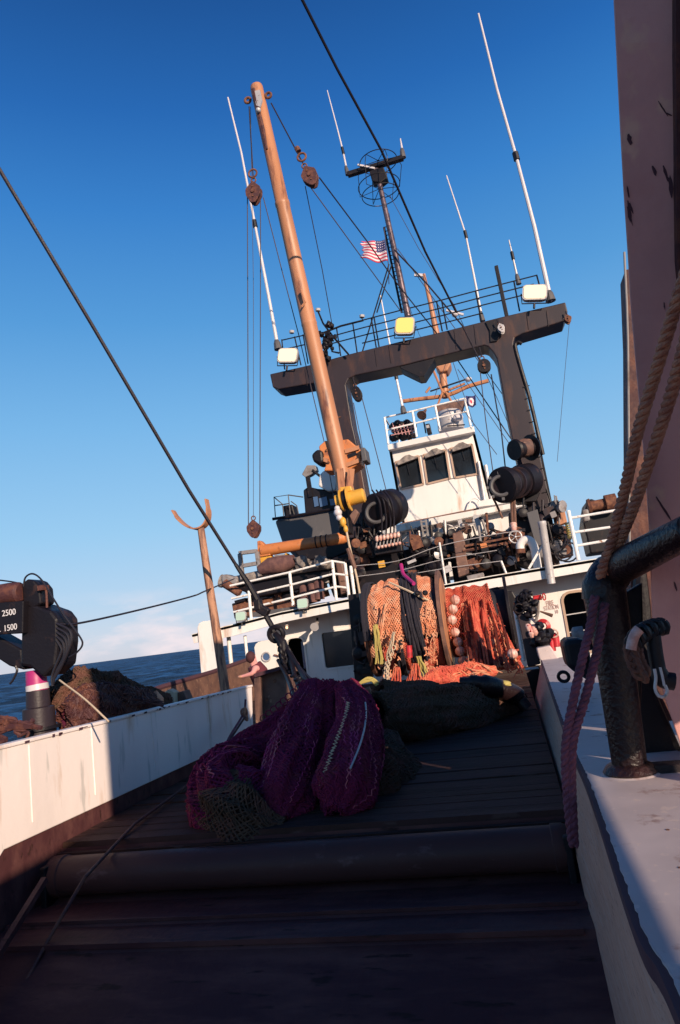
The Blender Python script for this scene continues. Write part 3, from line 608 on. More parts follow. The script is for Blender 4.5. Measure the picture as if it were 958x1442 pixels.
def block(name,label,px,py,Y,rx,rz,hang,cat='pulley block',m=None,tilt=0,kite=True):
    m=m or M['block']; c=at(px,py,Y); t=thing(name,label,cat,c-Vector((0,0,rz)))
    up=(at(*hang,Y)-c).normalized(); sd=up.cross(Vector((0,1,0))).normalized()
    if kite: O=[(0,1.0),(.25,.82),(.95,.35),(1,.15),(.95,-.25),(.5,-.8),(.2,-1),(-.2,-1),(-.5,-.8),(-.95,-.25),(-1,.15),(-.95,.35),(-.25,.82)]
    else: O=[(math.sin(2*math.pi*i/16),math.cos(2*math.pi*i/16)) for i in range(16)]
    for dy in (-.10,.05):
        MB().prism([c+sd*x*rx+up*z*rz+Vector((0,dy,0)) for x,z in O],(0,.04,0)).build('cheek',m,t,bevel=.008)
    MB().lathe(c+Vector((0,-.05,0)),c+Vector((0,.04,0)),[(0,rx*.8),(.5,rx*.62),(1,rx*.8)],20).build('sheave',M['black'],t,True)
    mb=MB(); mb.tube([c+Vector((0,-.13,0)),c+Vector((0,.12,0))],rx*.22,10)
    for q in (.45,-.45): mb.tube([c+up*rz*q+Vector((0,-.12,0)),c+up*rz*q+Vector((0,.11,0))],rx*.12,8)
    mb.build('pin',M['rust'],t)
    h=c+up*rz; e=at(*hang,Y)
    MB().ring(h+up*rx*.3,(0,1,0),rx*.32,rx*.09,16,sx=1.0).build('shackle',M['rust'],t,True)
    if (e-h).length>rx*1.0:
        MB().tube([h+up*rx*.5,e],.018,6).build('pendant',M['wire'],t)
    return t
b1=block('rigging_block','dark red pulley block hanging left of the tan boom top',358,272,15.2,.20,.30,(351,150))
b2=block('rigging_block','dark red pulley block hanging right of the tan boom top',437,249,15.2,.20,.30,(382,145))
mb=MB(); mb.ring(at(356,244,15.2),(0,1,0),.11,.025,16); mb.build('chain_link',M['rust'],b1); 
mb=MB(); mb.ring(at(425,221,15.2),(0,1,0),.11,.028,16); mb.tube([at(418,208,15.2),at(421,213,15.2)],.07,8); mb.build('chain_link',M['rust'],b2)
block('rigging_block','dark red diamond shaped block low on three wires above the orange crane',358,745,15.6,.16,.22,(357,730))
block('rigging_block','black oval block hanging under the gantry beam at the port leg',503,555,YG-.1,.14,.22,(497,531),m=M['black'],kite=False)
block('rigging_block','black round block hanging under the gantry beam at the starboard leg',682,516,YG-.1,.18,.19,(675,489),m=M['black'],kite=False)
block('rigging_block','small pale block hooked on the starboard tip of the gantry beam',800,450,YG-.1,.09,.11,(797,438),m=M['rust'])
block('rigging_block','small pale block on the face of the gantry beam by the starboard leg',706,463,YG-.2,.09,.14,(700,450),m=M['lgrey'])

# wires and cables
def line(label,pts,r,m='thin',cat='wire',name='rigging_wire',n=1,group=None):
    P=[at(*p) for p in pts]
    if n>1:P=curve(P,n)
    o=MB().tube(P,r,6).build(name,M[m],None,True); return tag(o,label,cat,group)
line('left vertical wire from the left hanging block to the low diamond block',[(348.5,276,15.2),(349,400,15.4),(350,742,15.6)],.013)
line('right vertical wire of the pair between the left hanging block and the low diamond block',[(367,281,15.2),(367,400,15.4),(366,738,15.6)],.013)
line('thin middle wire dropping from the boom top to the low diamond block',[(353,150,15.3),(357,400,15.5),(357,730,15.7)],.007)
line('thin wire slanting down behind the tan boom from the left hanging block',[(371,278,15.2),(397,380,15.6),(421,472,16),(435,532,16.6),(456,619,17),(470,700,17)],.013)
line('thin wire dropping steeply from the right hanging block to the gantry beam',[(430,262,15.2),(454,380,17),(468,458,18.3)],.012)
line('thin wire from the right hanging block past the flag to the gantry beam',[(438,264,15.2),(510,363,16.4),(566,440,18)],.013)
line('dark wire from the right hanging block running down to the wheelhouse side',[(450,250,15.2),(516,338,17),(560,400,18),(640,500,20),(735,640,20)],.018,'wire')
line('heavy dark cable running from the top edge past the mast to the gantry beam',[(421,-10,10),(475,97,11.6),(537,211,13.6),(599,354,16.4),(643,440,18.2)],.03,'wire','cable','trawl_cable')
line('dark cable from the mast down across the gantry beam to the starboard hanging block',[(556,352,18.4),(600,398,18.3),(651,458,18),(676,508,18.2)],.022,'wire','cable','trawl_cable')
line('thin wire along the starboard leg of the gantry from the round block',[(676.6,524,18.2),(684,590,18.2),(695,668,18.2)],.013)
line('chained wire from the starboard round block to the winch drum',[(692,527,18.2),(700,575,18.2),(706,605,18.2),(712,660,18.2)],.018,'wire')
line('thin wire from the port oval block down the gantry leg',[(498,567,18.2),(508,616,18.2),(512,640,18.2),(524,690,18.2)],.012)
line('longer wire slanting from the port oval block to the deck valves',[(510,560,18.2),(531,640,18.2),(547,702,18.2),(556,750,17.5)],.013)
line('very thin stay from the starboard beam tip down to the upper deck',[(802,455,18.4),(797,510,18.4),(785,650,18.4)],.006)
line('very thin stay between the mast and the foremast',[(548,300,18.7),(566,400,20),(590,470,23),(640,560,25)],.008)
line('thin stay from the masthead down over the gantry railing',[(549,275,18.7),(590,350,19),(640,430,19.5),(700,560,21),(735,640,22)],.009)
line('thin dark line sagging from the crane machine to the fork topped post',[(82,879,6),(115,877,6.3),(200,858,7.5),(270,840,8.8),(290,832,9.2),(330,815,12)],.011,'wire',n=6)
for i,(x0,y0,x1,y1,Y,l) in enumerate(((597,385,668,600,25.5,'thin foremast shroud ending at the wheelhouse rail corner'),(612,560,642,470,25.5,'short thin stay beside the foremast basket'),(640,560,700,640,24,'thin shroud right of the small blue flag'),(645,520,735,650,24,'second thin shroud behind the starboard hanging block'),(560,350,740,600,21,'thin backstay passing behind the starboard gantry leg'))):
    line(l,[(x0,y0,Y),(x1,y1,Y)],.012)
# main warp and its chain
o=line('heavy black trawl cable stretching from the upper left to the hook above the purple net',[(-20,206,6.2),(130,458,7.1),(266,690,8.4),(332,795,9)],.025,'wire','cable','trawl_cable')
ch=thing('hook_chain','black swivel hook and chain between the heavy cable and the purple net','chain hook',at(420,940,8.6))
MB().tube([at(332,795,9),at(352,825,9.05),at(372,862,9.1)],[.028,.045,.045],8).build('wire_clamp',M['black'],ch,True)
mb=MB(); mb.box(at(371,860,9.1),(.17,.12,.12),Matrix.Rotation(R(35),3,'Y')); mb.box(at(364,852,9.1),(.1,.14,.16)); mb.build('swivel',M['black'],ch,bevel=.02)
MB().tube([at(375,868,9.1),at(382,880,9.1),at(386,890,9.1)],.04,8).build('hook_shank',M['black'],ch,True)
mb=MB(); c=at(389,893,9.1); mb.ring(c,(0,1,.2),.10,.035,16); mb.tube([at(388,893,9.1),at(398,905,9),at(402,925,9),at(398,935,9)],[.04,.06,.07,.05],10); mb.build('hook',M['black'],ch,True)
pts=curve([at(396,905,9),at(400,930,8.9),at(410,945,8.8),at(425,960,8.2),at(436,975,7.8)],6)
for i in range(0,len(pts)-1,1):
    q=pts[i]; d=(pts[min(i+1,len(pts)-1)]-q)
    n_=d.cross(Vector((0,1,0)) if i%2 else Vector((1,0,.3))).normalized()
    MB().ring(q,n_,.05,.018,12,6).build('link',M['black'],ch,True)
for pts in ([(398,900,9),(412,925,9),(432,960,8.2),(452,990,7.6)],[(402,912,9),(425,945,8.6),(455,975,7.8)],[(392,930,9),(405,955,8.6),(415,985,7.8)],[(407,918,9),(418,960,8.4),(430,985,7.7)]):
    MB().tube(pc(pts,6),.03,6).build('strop',M['black'],ch,True)

# ------------------------------------------------------------ wheelhouse
YP=26.
wh=thing('wheelhouse','small white wheelhouse with three dark aft windows high above the deck','wheelhouse',at(620,740,YP))
front=[(548,634),(668.5,607),(695,712),(567,738)]
wins=[[(557,651),(590,642),(596.5,682),(565,689)],[(596,641),(628,633.5),(634,673.5),(602,681.5)],[(633.5,632),(665,625.6),(673,667.5),(641,672.8)]]
# front wall: strips around windows so the panes sit in real openings
mb=MB()
def q(a,b,c,d,Y=YP,dep=.12): mb.pp([a,b,c,d],Y,dep)
q((548,634),(668.5,607),(665,625.6),(557,651)); q((565,689),(673,667.5),(695,712),(567,738))
q((548,634),(557,651),(565,689),(567,738)); q((668.5,607),(695,712),(673,667.5),(665,625.6))
q((590,642.0),(596,640.5),(602,681.5),(596.5,682.6)); q((628,633.5),(633.5,632),(641,672.8),(634,673.9))
p0=at(668.5,607,YP);p1=at(695,712,YP); mb.prism([p0,p1,p1+Vector((0,4,0)),p0+Vector((0,4,0))],(-.1,0,0))
p0=at(548,634,YP);p1=at(567,738,YP); mb.prism([p0,p1,p1+Vector((0,4,0)),p0+Vector((0,4,0))],(.1,0,0))
mb.build('wall',M['white'],wh)
mb=MB(); mb.pp([(552,640),(664,615),(690,708),(570,732)],YP+3.9,.1); mb.build('back_wall',M['interior'],wh)
for k,w_ in enumerate(wins):
    cx_=sum(p[0] for p in w_)/4; cy_=sum(p[1] for p in w_)/4; mbf=MB()
    for i in range(4):
        a,b=w_[i],w_[(i+1)%4]; mbf.bar(at(*a,YP-.02),at(*b,YP-.02),.06,.07)
    fr=mbf.build('window_frame',M['winframe'],wh)
    MB().pp(w_,YP+.08,.015).build('window_pane',M['glass'],fr)
    a,b=w_[0],w_[1]; mx_=(a[0]+b[0])/2; my_=(a[1]+b[1])/2
    mbv=MB(); mbv.pp([(a[0]+2,a[1]+1),(mx_-7,my_-2),(mx_-3,my_-5),(mx_+3,my_-6.5),(mx_+7,my_-4.5),(b[0]-2,b[1]+1),(b[0]-3,b[1]+3),(a[0]+3,a[1]+4)],YP-.16,.12); mbv.build('window_visor',M['tarp'],fr)
mb=MB(); mb.pp([(567,660),(573,657),(577,668),(575,672),(573,684),(570,684),(569,673),(565,671)],YP+.45,.1); mb.build('console_seat',mat('cabin_green',(.25,.30,.24),.7),wh)
mb=MB()
for x0,y0,w3,h3 in ((583,680,7,4),(588,684,5,3),(612,676,12,4),(622,672,8,3),(650,668,10,4),(660,663,8,4),(606,679,5,3)):
    mb.pp([(x0,y0),(x0+w3,y0-1.5),(x0+w3+.6,y0+h3-1.5),(x0+.6,y0+h3)],YP+.25,.1)
mb.build('pane_reflection',M['grey'],wh)  # pale shapes standing in for reflections in the panes
mb=MB(); mb.tube([at(641,636,YP+.3),at(655,632,YP+.3),at(662,664,YP+.3)],.02,6); mb.build('curtain_rail',M['lgrey'],wh)
mb=MB()
for a_,b_ in (((573,652),(577,668)),((612,644),(616,660)),((650,632),(655,648))): mb.bar(at(*a_,YP+.03),at(*b_,YP+.03),.02,.02)
mb.build('wiper',M['black'],wh)
# roof slab
mb=MB(); A4=[at(545.5,626,YP-.35),at(667.5,600,YP-.35)]
vs=[]; 
for p in A4: vs+=[p,p+Vector((0,4.6,0)),p+Vector((0,4.6,-.22)),p+Vector((0,0,-.22))]
mb.add(vs,[(k,(k+1)%4,4+(k+1)%4,4+k) for k in range(4)]+[(0,1,2,3),(4,5,6,7)]); mb.build('roof',M['white'],wh,bevel=.02)
mb=MB(); mb.pp([(563,737),(694,711),(696,716),(565,742)],YP-.25,.5); mb.build('base_ledge',M['brown'],wh)
mb=MB(); mb.tube(pc([(660,714,YP-.2),(664,704,YP-.2),(671,702,YP-.2),(677,708,YP-.2),(680,720,YP-.2)],5),.03,6); mb.build('grab_rail',M['whiteclean'],wh)
mb=MB(); mb.tube([at(674,650,YP-.1),at(684,712,YP-.1)],.06,8); mb.tube([at(684,655,YP),at(693,705,YP)],.07,8); mb.build('exhaust_pipe',M['lgrey'],wh,True)
# roof rail
t=thing('roof_railing','white railing round the wheelhouse roof','railing',at(600,615,YP))
TR=[(541.7,588),(581,579),(613,571),(654.7,561)]; BR=[(547,625),(587,615),(620,607),(663,599)]
for a,b in zip(TR,BR): MB().tube([at(*a,YP-.2),at(*b,YP-.2)],.045,8).build('post',M['whiteclean'],t,True)
for f in (0,.48): MB().tube([at(lerp(a[0],b[0],f),lerp(a[1],b[1],f),YP-.2) for a,b in zip(TR,BR)],.035,8).build('rail',M['whiteclean'],t,True)
p=at(654.7,561,YP-.2); MB().tube([p,p+Vector((0,3.6,0)),p+Vector((.1,3.6,-1.0))],.035,8).build('rail',M['whiteclean'],t,True)
p=at(541.7,588,YP-.2); MB().tube([p,p+Vector((0,3.6,0)),p+Vector((.1,3.6,-1.0))],.035,8).build('rail',M['whiteclean'],t,True)
# roof gear
t=thing('gear_basket','dark basket of red and white gear in the port corner of the wheelhouse roof','basket',at(567,622,YP+.3))
mb=MB()
for i in range(30): mb.ball(at(random.uniform(552,583),random.uniform(594,617),YP+.2+random.uniform(0,.4)),random.uniform(.09,.17),n=8,jit=.5)
mb.build('gear',M['black'],t)
mb=MB()
for i in range(6): 
    x=553+i*5; mb.tube([at(x,598+random.uniform(-3,3),YP),at(x+4,612,YP)],.02,6)
for i in range(3): mb.tube([at(551,603+i*5,YP-.02),at(583,596+i*5,YP-.02)],.02,6)
mb.build('slat',mat('faded_red_slat',(.5,.25,.25),.7),t)
t=thing('horn_speaker','small dark horn speaker on the wheelhouse roof rail','loudspeaker',at(596,590,YP))
MB().lathe(at(600,577,YP+.2),at(594,585,YP-.1),[(0,.04),(.4,.07),(.8,.16),(1,.2)],16).build('horn',M['brown'],t,True); MB().tube([at(596,588,YP),at(600,610,YP)],.03,6).build('stand',M['black'],t)
t=thing('control_box','small black box standing on the wheelhouse roof','box',at(604,612,YP))
MB().pp([(599,597),(605,596),(608,609),(602,611)],YP-.1,.3).build('case',M['black'],t,bevel=.02); MB().pp([(600,599),(604,598),(605,602),(601,603)],YP-.12,.02).build('dial',M['lgrey'],t)
t=thing('searchlight','round grey searchlight drum with a bright front on the wheelhouse roof','searchlight',at(636,607,YP+.8))
MB().lathe(at(636,606,YP+.8),at(632,577,YP+.8),[(0,.5),(.08,.52),(.75,.50),(.9,.44),(1,.2)],28).build('drum',M['lgrey'],t,True)
MB().ball(at(645,588,YP+.2),.17,1.2,.6,.9).build('lens',M['antenna'],t,True); MB().bar(at(630,600,YP+.2),at(655,598,YP+.2),.04,.04).build('bracket',M['black'],t)
# foremast
YF=28.
fm=thing('foremast','tan foremast with a curved spar and basket behind the wheelhouse','mast',at(632,590,YF))
MB().tube([at(597,386,YF),at(607,430,YF),at(617,480,YF),at(628,560,YF)],[.07,.10,.15,.16],12).build('pole',M['tan'],fm,True)
MB().tube(pc([(568,565,YF),(590,562,YF),(623,558,YF),(640,553,YF),(660,544,YF),(688,536,YF)],5),.09,8).build('curved_spar',M['tan'],fm,True)
MB().pp([(612,505),(633,500),(635,512),(630,522),(620,524),(613,516)],YF-.3,.8).build('mast_basket',M['tan'],fm,bevel=.06)
mb=MB()
for a,b in (((608,516),(624,553)),((615,575),(623,553)),((640,572),(628,552)),((606,545),(600,553)),((630,550),(655,540))): mb.tube([at(*a,YF-.2),at(*b,YF-.2)],.05,6)
mb.build('brace',M['tan'],fm)
MB().bar(at(606,551,YF-.2),at(660,533,YF-.2),.06,.05).build('thin_yard',M['black'],fm)
MB().bar(at(584,387,YF),at(599,388,YF),.1,.12).build('masthead_lamp',M['antenna'],fm)
for x,y in ((660,534),(641,443),(595,585)): MB().ball(at(x,y,YF-.3),.14,1,1,.7).build('dome_lamp',M['antenna'],fm,True)
MB().bar(at(629,437,YF),at(653,443,YF),.1,.08).build('radar_bar',M['antenna'],fm)
MB().pp([(612,571),(655,563),(650,578),(618,582)],YF-.4,.5).build('mast_platform',M['brown'],fm)
# flags
def flag(name,label,tl,tr,br,bl,Y,fn,mats,nx=30,ny=26,tatter=0,amp=.06):
    mb=MB(); T=[at(*p,Y) for p in (tl,tr,br,bl)]; vs=[]
    for j in range(ny+1):
        for i in range(nx+1):
            u=i/nx; v=j/ny; p=(T[0].lerp(T[1],u)).lerp(T[3].lerp(T[2],u),v)
            p=p+Vector((0,amp*math.sin(u*9+v*2),amp*.5*math.sin(u*7+1)))
            vs.append(p)
    m=nx+1
    for j in range(ny):
        for i in range(nx):
            if tatter and i<tatter*(.5+1.6*noise.noise(Vector((j*.45,3.3,0)))): continue
            mb.add([vs[j*m+i],vs[j*m+i+1],vs[(j+1)*m+i+1],vs[(j+1)*m+i]],[(0,1,2,3)],fn((i+.5)/nx,(j+.5)/ny,i,j))
    o=mb.build(name,mats,None,True); so=o.modifiers.new('s','SOLIDIFY'); so.thickness=.008; return tag(o,label,'flag')
def usf(u,v,i,j):
    if u>.60 and v<7/13: return 2 if not (i%3==1 and j%3==1) else 1
    return 0 if int(v*13)%2==0 else 1
flag('stars_and_stripes_flag','tattered red and white striped flag with starred blue canton on the mast',(507,340),(542,338),(547,370),(507,364),18.0,usf,[M['flagred'],M['flagwhite'],M['navy']],36,26,tatter=5)
line('thin halyard holding the striped flag',[(541,320,18),(547,371,18),(548,400,18.3)],.012)
def emb(u,v,i,j):
    d=math.hypot((u-.5)*1.3,v-.5)
    if d<.16: return 2
    if d<.36: return 1
    return 0
flag('signal_flag','small navy flag with a white disc flying behind the wheelhouse roof',(656,558),(670,557),(671,572),(657,573),27.5,emb,[M['navy'],M['flagwhite'],M['flagred']],20,18)

# white house tier under the wheelhouse
t=thing('casing','white engine casing below the wheelhouse with wide ledges','deckhouse',at(640,790,23.5))
MB().pp([(520,752),(560,745),(760,704),(768,790),(528,830)],24,2.4).build('wall',M['white'],t,bevel=.02)
MB().pp([(518,748),(563,738),(735,706),(762,703),(763,710),(736,713),(566,748),(519,757)],23.5,2.9).build('ledge',M['white'],t,bevel=.02)
MB().pp([(672,706),(735,694),(762,692),(764,700),(735,706),(674,714)],24.6,1.6).build('upper_ledge',M['white'],t,bevel=.02)

# ------------------------------------------------------------ deck machinery on the upper deck (dark)
def drumwinch(name,label,a,b,Y,prof,m,dY=0,cat='winch',extra=None):
    t=thing(name,label,cat,at((a[0]+b[0])/2,max(a[1],b[1])+12,Y)); A_=at(*a,Y+dY); B_=at(*b,Y)
    MB().lathe(A_,B_,prof,32).build('drum',m,t,True); return t,A_,B_
pr=[(0,.12),(.02,.42),(.1,.45),(.12,.3),(.7,.3),(.72,.47),(.85,.47),(.9,.38),(1,.36)]
t,_,_=drumwinch('deck_winch','big black winch drum mounted on the starboard gantry leg',(706,684),(750,674),18,[(0,.20),(.01,.44),(.14,.46),(.18,.36),(.6,.36),(.62,.42),(.9,.42),(.95,.3),(1,.2)],M['black'],-.9)
MB().ring(at(706,684,17.08),(0,1,0),.24,.05,24).build('brake_ring',M['darkgrey'],t,True)
mb=MB()
for k_2 in range(5): mb.lathe(at(lerp(712,744,k_2/4),lerp(683,676,k_2/4),17.1+.9*k_2/4),at(lerp(713,745,k_2/4),lerp(683,676,k_2/4),17.14+.9*k_2/4),[(0,.40),(1,.40)],24)
mb.build('cooling_rib',M['gantry'],t,True)
mb=MB(); mb.pp([(738,660),(757,656),(762,690),(755,706),(728,708),(724,700)],17.9,.5); mb.build('mount_bracket',M['black'],t,bevel=.02)
mb=MB()
for i in range(8):
    a=2*math.pi*i/8; c=at(706,684,17.08); mb.box(c+Vector((math.cos(a)*.33,0,math.sin(a)*.33)),(.07,.05,.07))
mb.build('bolt_ring',M['darkgrey'],t)
mb=MB(); mb.tube(pc([(694,700,17.3),(700,712,17.5),(708,730,17.6)],4),.03,6); mb.tube([at(720,700,17.3),at(722,735,17.4)],.035,6); mb.tube([at(724,700,17.3),at(726,738,17.4)],.035,6); mb.build('hose',M['brown'],t,True)
t,_,_=drumwinch('deck_winch','small upper winch drum wound with brown wire on the starboard gantry leg',(724,634),(750,630),18.0,[(0,.26),(.1,.28),(.12,.2),(.88,.2),(.9,.34),(1,.30)],M['black'],-.4)
MB().lathe(at(732,632,17.8),at(747,630,17.9),[(0,.22),(.5,.25),(1,.22)],24).build('wound_wire',M['brown'],t,True)
t,_,_=drumwinch('deck_winch','big round black winch beside the yellow boom winch on the port leg',(530,722),(556,712),18,[(0,.24),(.01,.46),(.10,.50),(.16,.44),(.5,.44),(.55,.50),(.9,.48),(1,.35)],M['black'],-.8)
mb=MB(); mb.ring(at(530,722,17.15),(0,1,0),.25,.05,24); mb.build('brake_ring',M['darkgrey'],t,True)
mb=MB()
for x in (536,542,548,553): mb.tube(pc([(x-12,690,17.2),(x-2,705,17.0),(x+2,730,17.1),(x+2,752,17.1)],5),.022,6)
mb.build('hose',M['hose'],t,True)
# valve bank
t=thing('valve_bank','bank of hydraulic control levers with pink knobs between winch and wheelhouse','valve bank',at(546,780,17))
MB().pp([(524,756),(563,750),(567,776),(528,782)],17.1,.3).build('valve_body',M['black'],t,bevel=.02)
for i in range(7):
    x=530+i*5; y=757-i*1.0
    mb=MB(); mb.tube([at(x,y+14,17),at(x+2,y-3,16.9)],.018,6); mb.build('lever',M['lgrey'],t)
    mb=MB(); mb.ball(at(x+1,y+2,16.9),.05,1,1,1.5,n=8); mb.ball(at(x+3,y+14,16.9),.045,n=8); mb.each('knob',M['float'],t,True)
o=MB().pp([(532,791),(541,789),(543,798),(534,800)],16.7,.03).build('yellow_plate',M['yellow']); tag(o,'small yellow plate on the black post under the lever bank','plate')
# generic machinery mass: several distinct pieces
def mach(label,pix,Y,dep,m,name='machinery_housing',cat='machinery',bev=.04):
    t=MB().pp(pix,Y,dep).build(name,M[m],bevel=bev); return tag(t,label,cat)
mach('black boxy housing below the big port winch beside the gantry leg',[(498,735),(530,745),(562,775),(566,812),(520,838),(503,835)],17.9,1.2,'black')
mach('dark housing behind the lever bank and orange net reel',[(566,775),(618,764),(630,822),(575,832)],18.1,1.4,'black')
mach('dark wide winch housing behind the wire guardrail',[(630,762),(720,748),(735,806),(640,822)],18.6,1.3,'black')
mach('black cabinet under the large starboard winch drum',[(716,722),(735,716),(757,712),(765,750),(772,795),(742,800),(722,790)],17.8,.8,'black')
mach('tall grey brown pillar in front of the winch housing',[(637,751),(650,748),(655,765),(657,785),(661,800),(660,808),(646,813)],17.2,.4,'brown','fairlead_pillar','pillar',.02)
mach('thin dark pointed post between pillar and aluminium bracket',[(657,760),(659,750),(661,760),(664,808),(658,809)],17.5,.2,'black','pointed_post','post',.01)
mach('grey low box on the deck edge below the winch housing',[(657,811),(681,806),(683,815),(660,819)],16.9,.4,'grey','low_box','box',.02)
mach('tall dark grey door panel leaning by the starboard gantry leg',[(742,722),(757,717),(768,765),(755,770)],17.3,.1,'darkgrey','steel_panel','panel',.01)
mach('tan plywood box beside the starboard gantry leg',[(780,715),(794,712),(799,735),(786,740)],17.8,.5,'tan','plywood_box','box',.01)
t=thing('trawl_winch','dark spooled trawl winch with flanges behind the guardrail','winch',at(690,800,17.6))
for (x0,y0,x1,y1,k) in ((664,788,690,782,'drum'),(698,782,722,777,'drum')):
    MB().lathe(at(x0,y0,17.8),at(x1,y1,17.8),[(0,.44),(.06,.44),(.08,.28),(.5,.30),(.92,.28),(.94,.44),(1,.44)],28).build(k,M['gantry'],t,True)
    MB().lathe(at(lerp(x0,x1,.1),lerp(y0,y1,.1),17.8),at(lerp(x0,x1,.9),lerp(y0,y1,.9),17.8),[(0,.32),(.5,.35),(1,.32)],24).build('wound_cable',M['rust'],t,True)
mb=MB(); mb.bar(at(652,776,17.2),at(735,761,17.2),.05,.06); mb.bar(at(655,769,17.2),at(735,754,17.2),.05,.05); mb.build('frame_bar',M['rust'],t)
MB().pp([(676,766),(685,764),(687,770),(678,772)],17.1,.1).build('clutch_handle',M['orange'],t)
def clutter(label,x0,x1,yf,h,Y,n,mats,seed,name='winch_gear'):
    rnd=random.Random(seed); root=thing(name,label,'machinery',at((x0+x1)/2,yf((x0+x1)/2)+h,Y)); G={m:MB() for m in mats}
    for i in range(n):
        mb=G[rnd.choice(mats)]; x=rnd.uniform(x0,x1); y=yf(x)+rnd.uniform(0,h); yy=Y+rnd.uniform(-.3,.3); c=at(x,y,yy); k=rnd.random()
        if k<.35: mb.box(c,(rnd.uniform(.05,.28),rnd.uniform(.05,.25),rnd.uniform(.05,.30)),Matrix.Rotation(rnd.uniform(-.3,.3),3,'Y'))
        elif k<.6: mb.tube([c,c+Vector((rnd.uniform(-.1,.1),0,rnd.uniform(.2,.6)))],rnd.uniform(.015,.04),8)
        elif k<.8: mb.lathe(c,c+Vector((rnd.uniform(-.1,.1),-.12,0)),[(0,.1),(.1,rnd.uniform(.08,.18)),(.8,.12),(1,.05)],14)
        else: mb.tube(curve([c,c+Vector((rnd.uniform(-.3,.3),-.1,rnd.uniform(-.2,.2))),c+Vector((rnd.uniform(-.5,.5),0,rnd.uniform(-.3,.1)))],5),rnd.uniform(.012,.025),6)
    for m,mb in G.items():
        if mb.v: mb.each({'black':'dark_fitting','rust':'rusty_fitting','lgrey':'bright_fitting','brown':'brown_fitting','grey':'grey_fitting','gantry':'painted_fitting'}[m],M[m],root,True)
    return root
edge=lambda x: 812-(x-620)*.155
clutter('jumble of winch fittings, pipes and levers left of the tall grey brown pillar',574,634,lambda x:edge(x)-58,52,17.7,90,['black','black','black','rust','lgrey'],3)
clutter('jumble of winch fittings and pipes between the pillar and the handwheel',662,735,lambda x:edge(x)-48,42,17.5,80,['black','black','black','rust','grey'],4)
clutter('dark hose fittings and brackets crowded below the big starboard winch drum',735,792,lambda x:edge(x)-80,72,17.8,60,['black','black','gantry','grey'],5)
clutter('dark gear crowded on the port gantry leg beneath the yellow winch',492,528,lambda x:745-(x-492)*.2,70,17.6,50,['black','gantry','rust'],6)
clutter('small pipes and bright fittings on the roof ledge under the wheelhouse front',566,672,lambda x:750-(x-566)*.2,14,23.2,34,['grey','lgrey','brown'],8)
clutter('mixed gear under the dinghy and crane behind the port railing',350,462,lambda x:838-(x-350)*.22,20,17.9,50,['black','rust','brown','lgrey'],9)
clutter('dark hanging brackets beside the orange net reel on the port side',503,522,lambda x:870,80,15.3,50,['black','black','gantry'],10)
# aluminium bracket, masts of small fittings
t=thing('aluminium_bracket','bright folded aluminium bracket on the white casing','bracket',at(683,760,19))
MB().pp([(668,731),(675,728),(683,758),(677,761)],19,.1).build('arm',M['lgrey'],t); MB().pp([(684,736),(694,735),(697,741),(692,752),(682,753)],19,.3).build('cylinder_case',M['lgrey'],t,bevel=.05)
mb=MB(); mb.tube([at(675,729,18.9),at(688,737,18.9),at(679,750,18.9),at(692,752,18.9)],.04,6); mb.build('link_arm',M['darkgrey'],t)
t=thing('aluminium_bracket','narrow grey ladder bracket against the white casing near the lever bank','bracket',at(598,770,19.5))
mb=MB(); mb.bar(at(593,733,19.5),at(599,768,19.5),.05,.05); mb.bar(at(600,732,19.5),at(605,766,19.5),.05,.05)
for i in range(6): mb.bar(at(593+i,735+i*6,19.5),at(601+i,734+i*6,19.5),.03,.04)
mb.build('frame',M['grey'],t)
t=thing('valve_handwheel','pale spoked handwheel on a stem left of the gooseneck vent','handwheel',at(726,775,16.9))
c=at(726,756,16.8); MB().ring(c,(0,1,0),.145,.018,24).build('rim',M['lgrey'],t,True)
mb=MB()
for k in range(5):
    a=2*math.pi*k/5; mb.tube([c,c+Vector((math.cos(a)*.14,0,math.sin(a)*.14))],.012,6)
mb.ball(c,.035,n=8); mb.build('spoke',M['lgrey'],t)
MB().tube([at(723,738,17.1),at(724,748,17)],[.09,.06],10).build('stem',M['float'],t,True); MB().tube([c,at(730,790,17)],.03,8).build('shaft',M['rust'],t)
t=thing('gooseneck_vent','white gooseneck vent pipe on the deck edge with a rusty mouth','vent pipe',at(757,803,16.8))
MB().tube(pc([(733,775,16.8),(733,767,16.8),(738,761,16.8),(746,761,16.8),(752,770,16.8),(755,785,16.8),(758,803,16.8)],6),.10,16).build('pipe',M['white'],t,True)
MB().tube([at(733,773,16.8),at(733.5,779,16.8)],.11,14).build('mouth',M['rust'],t,True)
t=thing('vent_stack','thick pale vertical pipe rising from the deck edge right of the gooseneck','pipe',at(776,818,16.4))
MB().lathe(at(763,734,16.4),at(777,822,16.4),[(0,.085),(.01,.10),(.06,.10),(.07,.092),(1,.092)],18).build('pipe',M['lgrey'],t,True); MB().bar(at(745,801,16.5),at(764,768,16.5),.05,.05).build('brace',M['whiteclean'],t)
o=MB()
for i in range(7): o.ring(at(801+i*.6,738+i*3,17.3),(0,.3,1),.07,.02,12,6)
o=o.build('rope_coil',M['yrope']); tag(o,'small yellow rope coil hanging at the starboard railing end','rope coil')
t=thing('hose_reel','dark reel with coiled hoses behind the starboard railing','reel',at(790,785,18))
mb=MB()
for i in range(16): mb.ring(at(random.uniform(780,800),random.uniform(745,778),17.8),(random.uniform(-.5,.5),1,random.uniform(-.4,.4)),random.uniform(.12,.26),.022,16,6)
mb.build('coil',M['hose'],t); MB().pp([(776,745),(800,740),(808,782),(784,788)],18.2,.5).build('case',M['rust'],t)
t=thing('anchor_windlass','dark red windlass on the upper deck behind the starboard railing','windlass',at(850,745,19.5))
